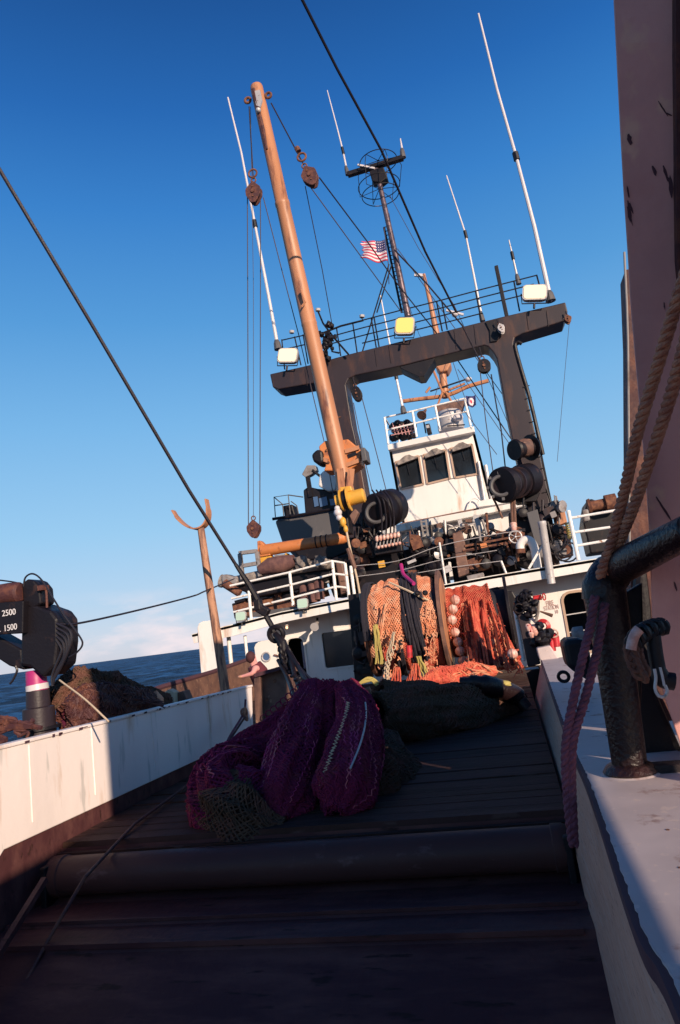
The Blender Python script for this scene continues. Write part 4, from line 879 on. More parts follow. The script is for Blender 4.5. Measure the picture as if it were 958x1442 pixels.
MB().pp([(826,706),(833,702),(838,704),(862,703),(866,722),(868,775),(832,780),(822,738)],19.5,1.2).build('housing',M['black'],t,bevel=.04)
MB().lathe(at(828,714,19.2),at(868,706,19.2),[(0,.2),(.1,.22),(.12,.14),(.6,.14),(.62,.22),(1,.22)],20).build('drum',M['rust'],t,True)
MB().pp([(820,718),(829,716),(832,733),(822,735)],18.8,.4).build('motor',M['grey'],t,bevel=.05)

# ------------------------------------------------------------ port upper deck: boat, crane, dinghy
wb=thing('skiff','dark grey skiff with a small cabin stowed on the port side above the crane','boat',at(440,765,19.5))
YS=19.4
mb=MB(); top_=[at(385.7,731,YS),at(472,718,YS),at(500,722,YS)]; bot_=[at(396,766,YS+.3),at(470,760,YS+.3),at(500,755,YS+.3)]
mb.pp([(385.7,732),(472,718),(500,722),(502,765),(470,785),(420,790),(398,768)],YS,1.8); mb.build('hull',M['darkgrey'],wb,bevel=.10)
MB().tube([at(384,731,YS-.05),at(430,724,YS-.05),at(473,716,YS-.05),at(502,720,YS-.05)],.045,8).build('gunwale',M['black'],wb,True)
MB().pp([(398,764),(440,760),(500,755),(502,772),(470,787),(425,790),(412,775)],YS-.1,1.9).build('keel_plate',M['black'],wb,bevel=.05)
MB().pp([(427,690),(434,685),(447,688),(473,690),(478,721),(430,727)],YS+.3,1.2).build('cabin',M['black'],wb,bevel=.04)
for w_ in ([(441,700),(447,699),(449,712),(443,714)],[(449,702),(460,699),(462,711),(451,714)],[(464,703),(472,702),(473,711),(466,712)]): MB().pp(w_,YS+.26,.03).build('cabin_window',M['blueglass'],wb)
MB().pp([(450,668),(456,662),(466,666),(476,674),(474,690),(462,692),(448,684)],YS+.1,.8).build('white_cowling',M['white'],wb,bevel=.05)
mb=MB(); mb.pp([(425,668),(432,655),(444,655),(446,662),(438,668),(430,672)],YS+.2,.3); mb.build('davit_head',M['grey'],wb,bevel=.02)
mb=MB(); mb.bar(at(433,668,YS+.3),at(438,700,YS+.3),.12,.12); mb.tube([at(440,662,YS+.2),at(463,680,YS+.2)],.04,8); mb.build('davit_post',M['black'],wb)
mb=MB()
for l_ in ([(388,728),(386,700),(406,697),(409,724)],[(387,712),(408,709)],[(386,700),(398,710),(400,728)],[(410,706),(418,712),(421,725)],[(406,697),(427,700)]): mb.tube([at(x,y,YS+.1) for x,y in l_],.018,6)
mb.build('bow_rail',M['darkgrey'],wb)
MB().pp([(398,712),(412,710),(416,726),(401,729)],YS+.4,.5).build('engine_box',M['black'],wb,bevel=.04)
cr_=thing('knuckle_crane','orange cylinder crane boom on a yellow base above the brown canvas','crane',at(380,795,17.2))
a=at(367,776,17.2); b=at(487,757,17.2)
MB().lathe(a,b,[(0,.12),(.02,.16),(.6,.15),(.98,.15),(1,.12)],24).build('boom',M['orange'],cr_,True)
MB().pp([(362,762),(366,761),(379,773),(381,782),(363,785)],17.1,.25).build('boom_fin',M['orange'],cr_,bevel=.02)
MB().pp([(363,784),(378,781),(388,788),(403,778),(402,790),(384,797),(365,796)],17.15,.35).build('base',M['yellow'],cr_,bevel=.03)
for q in (.66,.72,.78): MB().lathe(a+(b-a)*q,a+(b-a)*(q+.012),[(0,.165),(1,.165)],20).build('band',M['black'],cr_,True)
MB().tube([at(387,784,17),at(402,783,17)],.05,8).build('piston',M['grey'],cr_,True)
t=thing('boat_cradle','grey open steel cradle frame at the port end of the upper deck','frame',at(350,818,16.9))
mb=MB()
for a,b in (((338,780),(342,816)),((362,777),(367,812)),((337,779),(362,776)),((341,797),(364,793))): mb.bar(at(*a,17),at(*b,17),.12,.10)
mb.build('frame',M['grey'],t,bevel=.01)
o=MB(); P=[at(366,803,17),at(380,797,17),at(400,794,17),at(415,789,17)]; o.tube(P,[.13,.22,.23,.15],16); o=o.build('canvas_bundle',M['canvas'],None,True); tag(o,'brown canvas bundle lashed under the orange crane boom','bundle')
d=thing('dinghy','upturned grey dinghy with dark underside on the port upper deck','boat',at(390,835,17.2))
MB().tube(curve([at(311,818,17.2),at(325,820,17.2),at(360,812,17.2),at(410,802,17.2),at(455,795,17.2),at(468,795,17.2)],4),[.18]*2+[.14]*17+[.12]*2,14).build('tube',M['tarp'],d,True)
MB().pp([(318,824),(345,834),(352,842),(420,830),(465,812),(466,800),(410,807),(360,817),(322,822)],17.3,1.2).build('hull',M['black'],d,bevel=.06)
MB().pp([(311,810),(318,808),(336,816),(334,824),(318,824),(311,820)],17.0,.4).build('bow',M['grey'],d,bevel=.06)
MB().tube([at(316,821,16.9),at(338,836,16.9)],[.12,.1],10).build('bow_fender',M['rust'],d,True)
for (x0,y0,x1,y1,m,l) in ((417,783,432,800,'tarp','crumpled light tarp lump at the inboard end of the dinghy'),(445,786,460,797,'tarp','second crumpled tarp lump beside the railing corner')):
    mb=MB(); c=at((x0+x1)/2,(y0+y1)/2,17); mb.ball(c,.17,1.1,.8,.9,n=16,jit=.8); o=mb.build('tarp_lump',M[m],None,True); tag(o,l,'tarp')
t=thing('oxygen_bottles','brown cylinders and pipes standing behind the port railing','gas bottles',at(440,850,17.4))
for x,y in ((430,828),(441,826),(450,822)):
    MB().lathe(at(x,y+22,17.4),at(x-2,y-8,17.4),[(0,.14),(.8,.14),(.93,.07),(1,.05)],14).build('bottle',M['canvas'],t,True)
t=thing('deck_locker','low dark brown locker behind the port railing','locker',at(390,862,17.4)); MB().pp([(326,850),(345,846),(408,838),(440,830),(443,846),(395,860),(330,872)],17.6,.7).build('body',M['rust'],t,bevel=.03); MB().pp([(330,846),(345,842),(345,846),(331,850)],17.5,.3).build('lid',M['black'],t)
mach('dark equipment stacked under the skiff beside the gantry leg',[(455,800),(470,785),(500,778),(505,835),(470,842)],18.4,1.0,'black','equipment_stack','machinery')
mach('brown gas locker left of the rope tackle on the railing corner',[(472,792),(482,790),(490,833),(480,838)],17.3,.3,'brown','gas_locker','locker')
# ------------------------------------------------------------ starboard fire station
def fx(px,py): return 720+px/6.84,800+py/6.84
t=thing('fire_hydrant_valve','red fire valve with round handwheel on the white wall','fire valve',at(760,845,17.1))
MB().tube([at(751,843,17.1),at(763,841,17.1)],.065,12).build('body',M['red'],t,True); MB().ring(at(766.5,840.5,17),(.9,-.5,0),.075,.015,20).build('handwheel',M['red'],t,True); MB().tube([at(758,844,17.1),at(758,862,17.15),at(755,876,17.15)],.035,8).build('riser',M['grey'],t,True)
mb=MB(); mb.tube([at(763,841,17.1),at(767,840.5,17)],.02,6); mb.build('spindle',M['lgrey'],t)
t=thing('fire_hose','coiled red fire hose hanging below the valve with its nozzle','fire hose',at(766,890,17.1))
mb=MB()
for i in range(5): mb.ring(at(765,882,17.05+i*.04),(0.1,1,0),.10+.025*(i%3),.028,24,8)
mb.build('coil',M['red'],t,True); MB().lathe(at(761,861,17.1),at(778,867,17.0),[(0,.02),(.5,.03),(1,.045)],10).build('nozzle',M['brown'],t,True)
t=thing('fire_extinguisher','red extinguishers low by the wall under the fire hose','fire extinguisher',at(781,915,16.6))
for x,y in ((776,905),(782,899)): MB().lathe(at(x+2,y+12,16.6),at(x-1,y-8,16.6),[(0,.09),(.75,.09),(.92,.04),(1,.03)],14).build('cylinder',M['red'],t,True)
mb=MB(); mb.ring(at(780,892,16.5),(0,1,.2),.09,.02,14,6); mb.build('hose',M['float'],t)
t=thing('davit_post','black square post with a black shackle cluster on top at the fire station','post',at(750,940,12.6))
MB().pp([(729,866),(743,863),(753,895),(762,935),(744,940)],12.6,.18).build('post',M['gantry'],t,bevel=.015)
mb=MB()
for i in range(34): mb.ball(at(random.gauss(741,5.5),random.gauss(851,6.5),12.6+random.uniform(-.12,.12)),random.uniform(.035,.085),n=8,jit=.5)
mb.build('shackle_cluster',M['black'],t,True)
mb=MB()
for i in range(7): mb.ring(at(random.uniform(730,752),random.uniform(838,864),12.5),(random.uniform(-1,1),1,random.uniform(-.6,.6)),random.uniform(.06,.10),.014,14,6)
mb.build('shackle_ring',M['black'],t)
MB().tube([at(726,860,12.8),at(738,930,12.8)],.038,8).build('white_pipe',M['whiteclean'],t,True)
t=thing('gear_heap','heap of black gear with bits of red and pink on the bulwark end','gear heap',at(762,915,12.4))
mb=MB()
for i in range(30): mb.ball(at(random.gauss(765,5),random.gauss(898,8),12.4+random.uniform(-.15,.15)),random.uniform(.04,.09),n=8,jit=.6)
mb.build('black_gear',M['black'],t,True)
mb=MB()
for x,y,r in ((745,884,.05),(752,887,.045),(749,893,.05),(754,890,.05)): mb.ball(at(x,y,12.2),r,1,1,1.3,n=8,jit=.4)
mb.build('pink_float',M['float'],t,True)
mb=MB(); mb.tube([at(744,880,12.2),at(749,890,12.2)],.04,8); mb.build('red_bottle',M['red'],t,True)
t=thing('covered_winch','black covered winch sitting on the starboard bulwark cap','covered winch',at(810,950,7))
MB().pp([(792,903),(800,900),(822,898),(832,920),(838,965),(815,950),(800,940)],7.0,.5).build('cover',M['black'],t,bevel=.05)
mb=MB(); mb.ring(at(794,953,6.6),(0.2,1,.3),.045,.016,18,8); mb.build('ring_bolt',M['black'],t,True)
MB().lathe(at(806,895,8),at(822,893,8),[(0,.06),(.2,.09),(1,.09)],12).build('grey_cap',M['grey'],t,True)

# ------------------------------------------------------------ nets
def netgrid(Sf,nu,nv,r,wob=.0,closed=False):
    """diamond net strands on surface Sf(u,v)"""
    mb=MB(); 
    for s in (1,-1):
        for k in range(-nv if s>0 else 0, nu if s>0 else nu+nv):
            pts=[]
            for j in range(nv+1):
                i=k+s*j
                if 0<=i<=nu or closed:
                    pts.append(Sf((i/nu)%1.0 if closed else i/nu,j/nv))
                elif pts: break
            if len(pts)>1:
                pts=[p+Vector((random.uniform(-wob,wob),random.uniform(-wob,wob),random.uniform(-wob,wob))) for p in pts]; mb.tube(pts,r,4,False)
    return mb
def surf(Sf,nu,nv,closedu=False):
    vs=[Sf(i/nu,j/nv) for j in range(nv+1) for i in range(nu+1)]; m=nu+1
    return MB().add(vs,[(j*m+i,j*m+i+1,(j+1)*m+i+1,(j+1)*m+i) for j in range(nv) for i in range(nu)])
def lobe(cl,rad,sx=1,lump=.25,seed=0,off=0):
    """bag swept along curve cl with radii rad"""
    P=curve(cl,10); m=len(P); 
    def Sf(u,v):
        q=v*(m-1); i=min(int(q),m-2); f=q-i; p=P[i].lerp(P[i+1],f)
        t=(P[min(i+1,m-1)]-P[max(i-1,0)]).normalized(); a=Vector((0,1,0)); w=t.cross(a).normalized(); h=w.cross(t)
        qq=v*(len(rad)-1); k=min(int(qq),len(rad)-2); g=qq-k; g=g*g*(3-2*g); r=rad[k]+(rad[k+1]-rad[k])*g
        an=2*math.pi*u; d=w*math.cos(an)*sx+h*math.sin(an)
        nn=noise.noise(Vector((math.cos(an)*1.6+seed,math.sin(an)*1.6,v*2.6)))+.35*noise.noise(Vector((math.cos(an)*6+seed,math.sin(an)*6,v*2.0)))
        fo=.05*math.sin(an*9+seed+2.5*noise.noise(Vector((v*3,seed,0))))+.03*math.sin(an*17+seed*2+3*noise.noise(Vector((v*4,seed,3))))
        return p+d*(r*(1+lump*nn+fo*min(1,v*3+.3))+off)
    return Sf
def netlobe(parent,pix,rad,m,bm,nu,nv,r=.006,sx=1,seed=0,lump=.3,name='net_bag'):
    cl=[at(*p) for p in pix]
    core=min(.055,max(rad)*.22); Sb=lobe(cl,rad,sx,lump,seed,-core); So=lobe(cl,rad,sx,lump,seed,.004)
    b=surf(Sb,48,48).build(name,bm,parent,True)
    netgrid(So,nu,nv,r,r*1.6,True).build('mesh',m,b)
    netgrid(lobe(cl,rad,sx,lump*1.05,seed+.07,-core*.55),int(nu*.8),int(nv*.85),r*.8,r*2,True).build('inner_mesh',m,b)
    return So
pn=thing('purple_net','large heap of purple trawl net hanging from the hook above the roller','fishing net',at(420,1160,6.3))
S1=netlobe(pn,[(430,980,7.2),(398,1028,6.9),(352,1068,6.6),(318,1108,6.05),(325,1142,5.65),(352,1165,5.4)],[.08,.17,.22,.30,.34,.13],M['purple'],M['purplebody'],40,46,.0062,seed=1,lump=.4)
S2=netlobe(pn,[(442,966,7.1),(428,1015,6.7),(410,1080,6.1),(398,1132,5.65),(396,1162,5.45)],[.10,.20,.24,.23,.08],M['purple'],M['purplebody'],32,46,.0062,seed=5,lump=.35)
S3=netlobe(pn,[(490,970,6.9),(504,1010,6.6),(500,1062,6.1),(486,1116,5.65),(474,1148,5.45)],[.12,.20,.235,.25,.09],M['purple'],M['purplebody'],34,48,.0062,seed=9,lump=.3)
S4=netlobe(pn,[(466,968,7.1),(463,1015,6.85),(456,1065,6.5),(450,1100,6.3)],[.14,.18,.16,.05],M['purple'],M['purplebody'],28,36,.0062,seed=12,lump=.4)
netlobe(pn,[(316,1098,6.2),(312,1135,5.7),(345,1160,5.4),(400,1168,5.4)],[.14,.26,.24,.08],M['olive'],M['olivebody'],32,32,.006,seed=22,name='dark_net_bag',lump=.4)
netlobe(pn,[(515,1060,6.6),(530,1100,6.2),(522,1140,5.95)],[.1,.2,.07],M['olive'],M['olivebody'],26,24,.006,seed=25,name='dark_net_bag',lump=.4)
# bunched rib lines along bags
mb=MB()
for Sx in (S1,S2,S3):
    for k in range(16):
        u=k/16+.02; w=random.uniform(.4,1); mb.tube([Sx((u+.02*math.sin(v*9+k))%1,v/30)*1.0 for v in range(2,int(29*w)+1)],random.uniform(.008,.014),5)
mb.build('bunched_twine',M['purple'],pn)
mb=MB(); mk=MB()
for Sx in (S1,S2,S3):
    for k in range(70):
        u=random.random(); a_=random.uniform(.02,.5); b_=a_+random.uniform(.12,.5); ph=random.uniform(0,6); n_=int((b_-a_)*46)+4; P=[]
        for v in range(n_):
            vv=min(.97,lerp(a_,b_,v/(n_-1))); P.append(Sx((u+.012*math.sin(vv*14+ph)+(.006 if v%2 else -.006))%1,vv))
        c_=sum(P,Vector((0,0,0)))/len(P); P=[p+(Vector((0,0,0))-p).normalized()*.010 for p in P]
        (mb if k%3 else mk).tube(P,random.uniform(.0035,.0065),4)
mb.build('twisted_twine',M['purple'],pn); mk.build('highlight_twine',M['nethighlight'],pn)  # brighter strands are the net's highlights, put in as colour

# wispy open meshes on top left
mb=MB()
for i in range(9):
    for j in range(6):
        x=372+i*7+j*3; y=1012-i*6+j*7; mb.ring(at(x,y,6.95),(random.uniform(-.3,.3),1,random.uniform(-.3,.3)),.042,.006,8,4)
mb.build('loose_mesh',M['purple'],pn)
# white lacing and rope lying on the net surface
bpy.context.view_layer.update(); DG=bpy.context.evaluated_depsgraph_get()
def on(px,py,Y,lift=.02):
    d=ray(px,py).normalized(); h=SC.ray_cast(DG,d*3.9,d)
    return (h[1]-d*lift) if h[0] and abs(h[1].y-Y)<1.5 else at(px,py,Y)
def smooth(P):
    return [(P[max(i-1,0)]+P[i]*2+P[min(i+1,len(P)-1)])/4 for i in range(len(P))]
pix=[(491,985),(489,1000),(484,1018),(477,1036),(470,1052),(464,1070),(458,1086),(451,1106),(446,1124)]
P=curve(smooth([on(x,y,6.2,.03) for x,y in pix]),8); mb=MB(); zz=[p+Vector((.015 if i%2 else -.015,0,random.uniform(-.006,.006))) for i,p in enumerate(P)]
mb.tube(zz,.0055,5); mb.build('white_lacing',M['cream'],pn)
P=curve(smooth([on(x,y,6.2,.03) for x,y in ((514,986),(517,1000),(515,1020),(511,1038),(505,1056),(498,1072),(492,1086))]),5)
MB().tube(P,.008,6).build('steel_blue_rope',M['lgrey'],pn,True)
# olive pile behind
on=thing('dark_net_pile','low dark brown net pile behind the purple net','fishing net',at(640,1040,9))
netlobe(on,[(528,1004,8.2),(588,1001,8.7),(645,998,9.2),(700,990,9.9),(735,988,10.4)],[.22,.31,.32,.24,.1],M['olive'],M['olivebody'],46,62,.008,seed=31)
netlobe(on,[(545,1050,7.6),(555,1085,6.9),(560,1120,6.5),(545,1150,6.2)],[.16,.22,.22,.08],M['olive'],M['olivebody'],28,34,.007,seed=37)
netlobe(on,[(535,992,8.6),(600,996,9.0),(660,1010,9.0)],[.25,.28,.1],M['olive'],M['olivebody'],38,54,.008,seed=33)
mb=MB()
for k in range(7): mb.tube(pc([(532,990+k*5,8.9),(560,1015+k*4,8.7),(590,1035+k*2,8.6),(650,1042-k*5,8.9),(700,1020-k*6,9.6)],6),.012,5)
mb.build('fold_rope',M['olive'],on,True)
tn=thing('orange_net_pile','bright orange net lying on top of the dark net pile below the reels','fishing net',at(640,975,11.5))
netlobe(tn,[(585,968,10.9),(615,961,11.2),(650,955,11.6),(695,945,12.2)],[.08,.21,.24,.06],M['netred'],M['netbody'],30,40,.009,seed=41,lump=.6)
netlobe(tn,[(622,972,11.2),(640,968,11.2),(654,972,11.2)],[.06,.15,.05],M['netred'],M['netbody'],26,22,.009,seed=44,lump=.6)
mb=MB()
for i in range(70):
    x=random.uniform(590,690); y=975-(x-590)*.28+random.uniform(-6,6); mb.tube(pc([(x,y,11.3),(x+random.uniform(-14,14),y+random.uniform(-8,6),11.25),(x+random.uniform(-26,22),y+random.uniform(-5,8),11.2)],4),.008,4)
mb.build('loose_twine',M['netorange'],tn)
o=MB(); o.tube(pc([(648,961,9.3),(672,962,9.3),(700,969,9.4),(726,980,9.6),(742,998,9.6)],6),[.07]*4+[.10]*4+[.13]*12+[.09]*5,14); o=o.build('black_hose_bundle',M['blackgloss'],None,True); tag(o,'thick glossy black bundle lying across the net pile near the starboard bulwark','bundle')
o=MB(); o.ball(at(712,963,9.4),.06,1.3,1,.7,jit=.5); o.ball(at(706,962,9.4),.04,1.3,1,.7,jit=.5); o=o.build('yellow_glove',M['yrope'],None,True); tag(o,'small yellow glove lying on the black bundle','glove')

# ---- net reels
def flange(px,py,Y,r,m,parent,th=.07):
    c=at(px,py,Y); MB().lathe(c-Vector((th/2,0,0)),c+Vector((th/2,0,0)),[(0,r-.03),(.1,r),(.9,r),(1,r-.03)],48).build('flange',m,parent,True); return c
r1=thing('net_reel','wide net reel full of orange and black netting with a wooden flange','net reel',at(575,985,14.5))
YR=14.6
cF=at(627,874,YR); R1=.98
flange(627,874,YR,1.06,M['brown'],r1); cL=Vector((at(526,886,YR).x,YR,cF.z)); 
MB().lathe(cL-Vector((.035,0,0)),cL+Vector((.035,0,0)),[(0,.98),(1,.98)],40).build('flange',M['rust'],r1,True)
MB().lathe(cF+Vector((.036,0,0)),cF+Vector((.05,0,0)),[(0,.9),(1,.9)],40).build('flange_lining',M['tan'],r1,True)
def reel(x0,x1,yc,zc,r,a0,a1,seed,lump=.09,taper=None):
    def Sf(u,v):
        a=lerp(a0,a1,v); x=lerp(x0,x1,u)
        rr=r*(1+lump*noise.noise(Vector((x*2.2+seed,a*1.1,seed)))+lump*.8*noise.noise(Vector((x*9+seed,a*1.0,seed))))
        if taper: rr*=taper(u,v)
        return Vector((x,yc-math.cos(a)*rr,zc+math.sin(a)*rr))
    return Sf
xa,xb=cL.x+.05,cF.x-.05; zc=cF.z
MB().add(*(lambda s:(s.v,s.f))(surf(reel(xa,xb,YR,zc,.90,-2.0,4.2,1),50,60))).build('net_core',M['netblack'],r1,True)
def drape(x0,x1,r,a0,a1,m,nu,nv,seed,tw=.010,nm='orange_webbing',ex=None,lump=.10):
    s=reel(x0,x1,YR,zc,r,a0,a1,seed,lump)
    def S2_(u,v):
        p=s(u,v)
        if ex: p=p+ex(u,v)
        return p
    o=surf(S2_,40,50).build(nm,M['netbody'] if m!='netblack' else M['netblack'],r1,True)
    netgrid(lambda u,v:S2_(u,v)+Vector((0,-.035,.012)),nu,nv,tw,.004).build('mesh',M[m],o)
w_=xb-xa
drape(xa+.06,xa+w_*.52,.97,-.62,2.2,'netorange',15,34,2,tw=.0125,ex=lambda u,v:Vector((-.16*(1-v)*(1-u)*.5,.25*max(0,.35-u)**2*4,-.9*max(0,.35-u)**2*v)))
drape(xa+w_*.66,xb-.10,.96,-.25,2.2,'netorange',10,28,7,tw=.0125,ex=lambda u,v:Vector((.1*(1-v),.3*max(0,u-.6)**2,-1.0*max(0,u-.6)**2*v)))
drape(xa+w_*.38,xb-.02,.95,-1.35,-.35,'netred',20,20,9,nm='red_webbing')
drape(xa+.25,xa+w_*.40,.94,-1.2,-.4,'netred',12,22,11,nm='red_webbing')
mb=MB()
for i in range(34):
    u=random.uniform(.50,.72); pts=[]
    for j in range(16):
        a=lerp(1.9,-.75,j/15); x=xa+w_*(u+.06*(j/15)+.012*math.sin(j*.8+i)); rr=1.03+.04*math.sin(i*2.1)+.02*math.sin(j+i)
        pts.append(Vector((x,YR-math.cos(a)*rr,zc+math.sin(a)*rr)))
    mb.tube(pts,random.uniform(.014,.026),5)
for i in range(22):
    u=random.uniform(.36,.5); pts=[]
    for j in range(12):
        a=lerp(-.25,-1.25,j/11); x=xa+w_*(u-.05*(j/11)); rr=1.02+.03*math.sin(i*2.1)
        pts.append(Vector((x,YR-math.cos(a)*rr,zc+math.sin(a)*rr)))
    mb.tube(pts,.016,5)
for i in range(16):
    u=random.uniform(-.02,.06); pts=[]
    for j in range(14):
        a=lerp(2.1,-.2,j/13); x=xa+w_*u; rr=.99
        pts.append(Vector((x-.05*math.sin(j*.2),YR-math.cos(a)*rr,zc+math.sin(a)*rr)))
    mb.tube(pts,.02,5)
mb.build('black_netting',M['netblack'],r1)
def strands(parent,name,m,top,bot,n,r,Y,sprX=4,wig=3):
    mb=MB()
    for i in range(n):
        dx=random.uniform(-sprX,sprX); P=[]
        for k in range(6):
            t_=k/5; P.append((lerp(top[0],bot[0],t_)+dx*(.4+.8*t_)+random.uniform(-wig,wig)*.4,lerp(top[1],bot[1],t_)+random.uniform(-1,1),Y-.02*i%.1))
        mb.tube(pc(P,3),r,5)
    mb.build(name,m,parent)
mb=MB()
for i in range(120):
    x=random.choice([random.uniform(530,572),random.uniform(598,615)]); y=random.uniform(850,965); Yn=13.62 if y<900 else 13.5
    P=[]; a0=random.uniform(0,6)
    for k in range(6): P.append(at(x+1.8*math.sin(a0+k*1.4)+k*random.uniform(-.8,.8),y+k*random.uniform(.5,3)+1.5*math.cos(a0+k),Yn-.05*random.random()))
    mb.tube(curve(P,3),random.uniform(.006,.011),4)
mb.build('tangled_twine',M['netorange'],r1)
strands(r1,'yellow_twine',M['yrope'],(529,880),(535,935),16,.012,13.45,5)
strands(r1,'yellow_twine',M['yrope'],(590,925),(600,955),14,.012,13.5,7)
strands(r1,'yellow_twine',M['cream'],(555,890),(548,925),6,.012,13.4,3)
strands(r1,'orange_strand',M['netred'],(560,940),(556,972),14,.014,13.5,9)
strands(r1,'orange_strand',M['netred'],(585,935),(583,962),14,.014,13.5,10)
strands(r1,'orange_strand',M['netorange'],(543,850),(533,900),10,.012,13.5,4)
mb=MB(); mb.tube(pc([(548,820,13.9),(575,832,13.7),(596,842,13.65),(603,845,13.7)],5),.022,6); mb.build('tie_rope',M['cream'],r1,True)
P=pc([(554,912,13.35),(546,935,13.3),(545,955,13.25),(550,980,13.2)],6)
for i,p in enumerate(P): MB().ring(p,(1,.2,0) if i%2 else (0.1,1,0),.045,.014,10,5).build('chain_link',M['cream'],r1)
MB().tube([at(576,909,13.3),at(577,926,13.3)],.06,12).build('red_float',M['red'],r1,True)
mb=MB(); mb.tube(pc([(565,795,14.4),(568,808,14.2),(576,816,14.0),(583,822,13.8)],4),.04,8); mb.build('pink_strop',M['pinkband'],r1,True)
for x in (588,599):
    MB().lathe(at(x,835,13.6),at(x,835,13.5),[(0,.05),(.5,.055),(1,.03)],12).build('dark_float',M['black'],r1,True)
# reel frame
MB().pp([(490,838),(512,834),(522,955),(500,965)],15.4,.4).build('reel_stand',M['black'],r1,bevel=.02)
# second reel
r2=thing('net_reel','smaller net reel with red orange netting, pale floats and a black flange','net reel',at(690,950,15.5))
Y2=15.6; c2=at(716,868,Y2); z2=c2.z
MB().lathe(c2,c2+Vector((.07,0,0)),[(0,.84),(.1,.88),(.9,.88),(1,.84)],44).build('flange',M['black'],r2,True)
MB().pp([(672,862),(676,840),(688,829),(702,826),(708,833),(722,832),(732,850),(738,880),(738,915),(730,940),(700,935),(680,905)],Y2+.15,.15).build('flange_shadow_plate',M['black'],r2,bevel=.03)  # black plate standing in for the flange and its shadow on the wall
x0=at(633,885,Y2-.7).x; x1=at(690,880,Y2-.7).x
core=reel(x0,c2.x,Y2,z2,.62,-2,4.2,3); surf(core,40,50).build('net_core',M['netblack'],r2,True)
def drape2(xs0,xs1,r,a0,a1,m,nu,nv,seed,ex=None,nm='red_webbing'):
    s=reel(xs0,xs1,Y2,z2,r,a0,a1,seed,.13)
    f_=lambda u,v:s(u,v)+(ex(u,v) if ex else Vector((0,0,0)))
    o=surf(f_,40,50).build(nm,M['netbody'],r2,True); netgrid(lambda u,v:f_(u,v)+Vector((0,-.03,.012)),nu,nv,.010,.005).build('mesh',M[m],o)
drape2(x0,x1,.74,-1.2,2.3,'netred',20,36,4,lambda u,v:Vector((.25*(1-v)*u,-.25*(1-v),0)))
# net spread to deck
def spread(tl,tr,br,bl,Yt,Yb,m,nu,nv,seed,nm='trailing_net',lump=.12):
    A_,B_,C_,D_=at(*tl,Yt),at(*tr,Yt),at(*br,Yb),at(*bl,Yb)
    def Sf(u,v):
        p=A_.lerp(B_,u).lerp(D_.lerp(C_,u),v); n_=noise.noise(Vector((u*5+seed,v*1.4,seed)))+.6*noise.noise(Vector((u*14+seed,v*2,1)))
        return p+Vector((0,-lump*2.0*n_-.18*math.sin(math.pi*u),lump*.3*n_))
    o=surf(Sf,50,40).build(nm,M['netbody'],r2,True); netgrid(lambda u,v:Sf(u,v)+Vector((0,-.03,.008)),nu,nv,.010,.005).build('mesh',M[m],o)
spread((686,848),(692,850),(738,940),(700,943),15.0,14.0,'netred',20,40,3)
spread((652,846),(685,845),(700,938),(668,942),14.95,13.8,'netred',30,40,8)
mb=MB()
for i in range(60):
    t0=random.random(); x=lerp(650,690,t0); e=lerp(660,735,t0); mb.tube(pc([(x,850,14.8),(lerp(x,e,.4),885,14.4),(e,940+random.uniform(-6,3),13.7)],5),random.uniform(.008,.015),4)
mb.build('loose_twine',M['netorange'],r2)
mb=MB()
for i in range(150):
    t0=random.random(); v0=random.random(); x=lerp(lerp(652,692,t0),lerp(660,736,t0),v0); y=lerp(848,938,v0); Yn=lerp(14.75,13.65,v0)
    P=[]; a0=random.uniform(0,6)
    for k in range(7): P.append(at(x+k*random.uniform(-1.5,2.2)+2.4*math.sin(a0+k*1.3),y+k*random.uniform(.5,3.5)+2*math.cos(a0+k*1.1),Yn-.03*random.random()))
    mb.tube(curve(P,3),random.uniform(.006,.012),4)
mb.build('tangled_twine',M['netred'],r2)
mb=MB()
for k in range(5):
    x=lerp(655,700,k/4); mb.tube(pc([(x,850,14.72),(lerp(x,lerp(664,722,k/4),.5),890,14.15),(lerp(664,722,k/4),936,13.55)],5),[.02]*5+[.035]*6,5)
mb.build('dark_fold_twine',M['netbody'],r2)
for i,(x,y) in enumerate(((641,845),(638,858),(637,873),(641,891),(648,917),(652,931),(645,904),(722,921))):
    c=at(x,y,14.3 if i<7 else 13.6); mb=MB(); mb.ball(c,.10,1,1,1,n=14); mb.ring(c,(1,0,0),.10,.014,16,5); mb.build('float',M['float'],r2,True)
strands(r2,'black_strand',M['netblack'],(728,905),(735,930),8,.012,14.6,4)
# white rope bundle and chain at left of reel
o=MB()
for i in range(8): o.tube(pc([(506+random.uniform(-3,3),963,11.5),(518,957+random.uniform(-3,4),11.5),(530,962+random.uniform(-4,4),11.5),(538,972,11.5),(535,985+random.uniform(-3,3),11.4)],4),.014,5)
o=o.build('loose_rope',M['yrope']); tag(o,'tangle of pale yellow rope on deck left of the orange reel','rope')
o=MB().pp([(503,975),(520,967),(527,985),(522,990),(512,983)],9.5,.05).build('cardboard_piece',M['wood'],bevel=.005); tag(o,'tan flat board scrap standing behind the purple net','board')

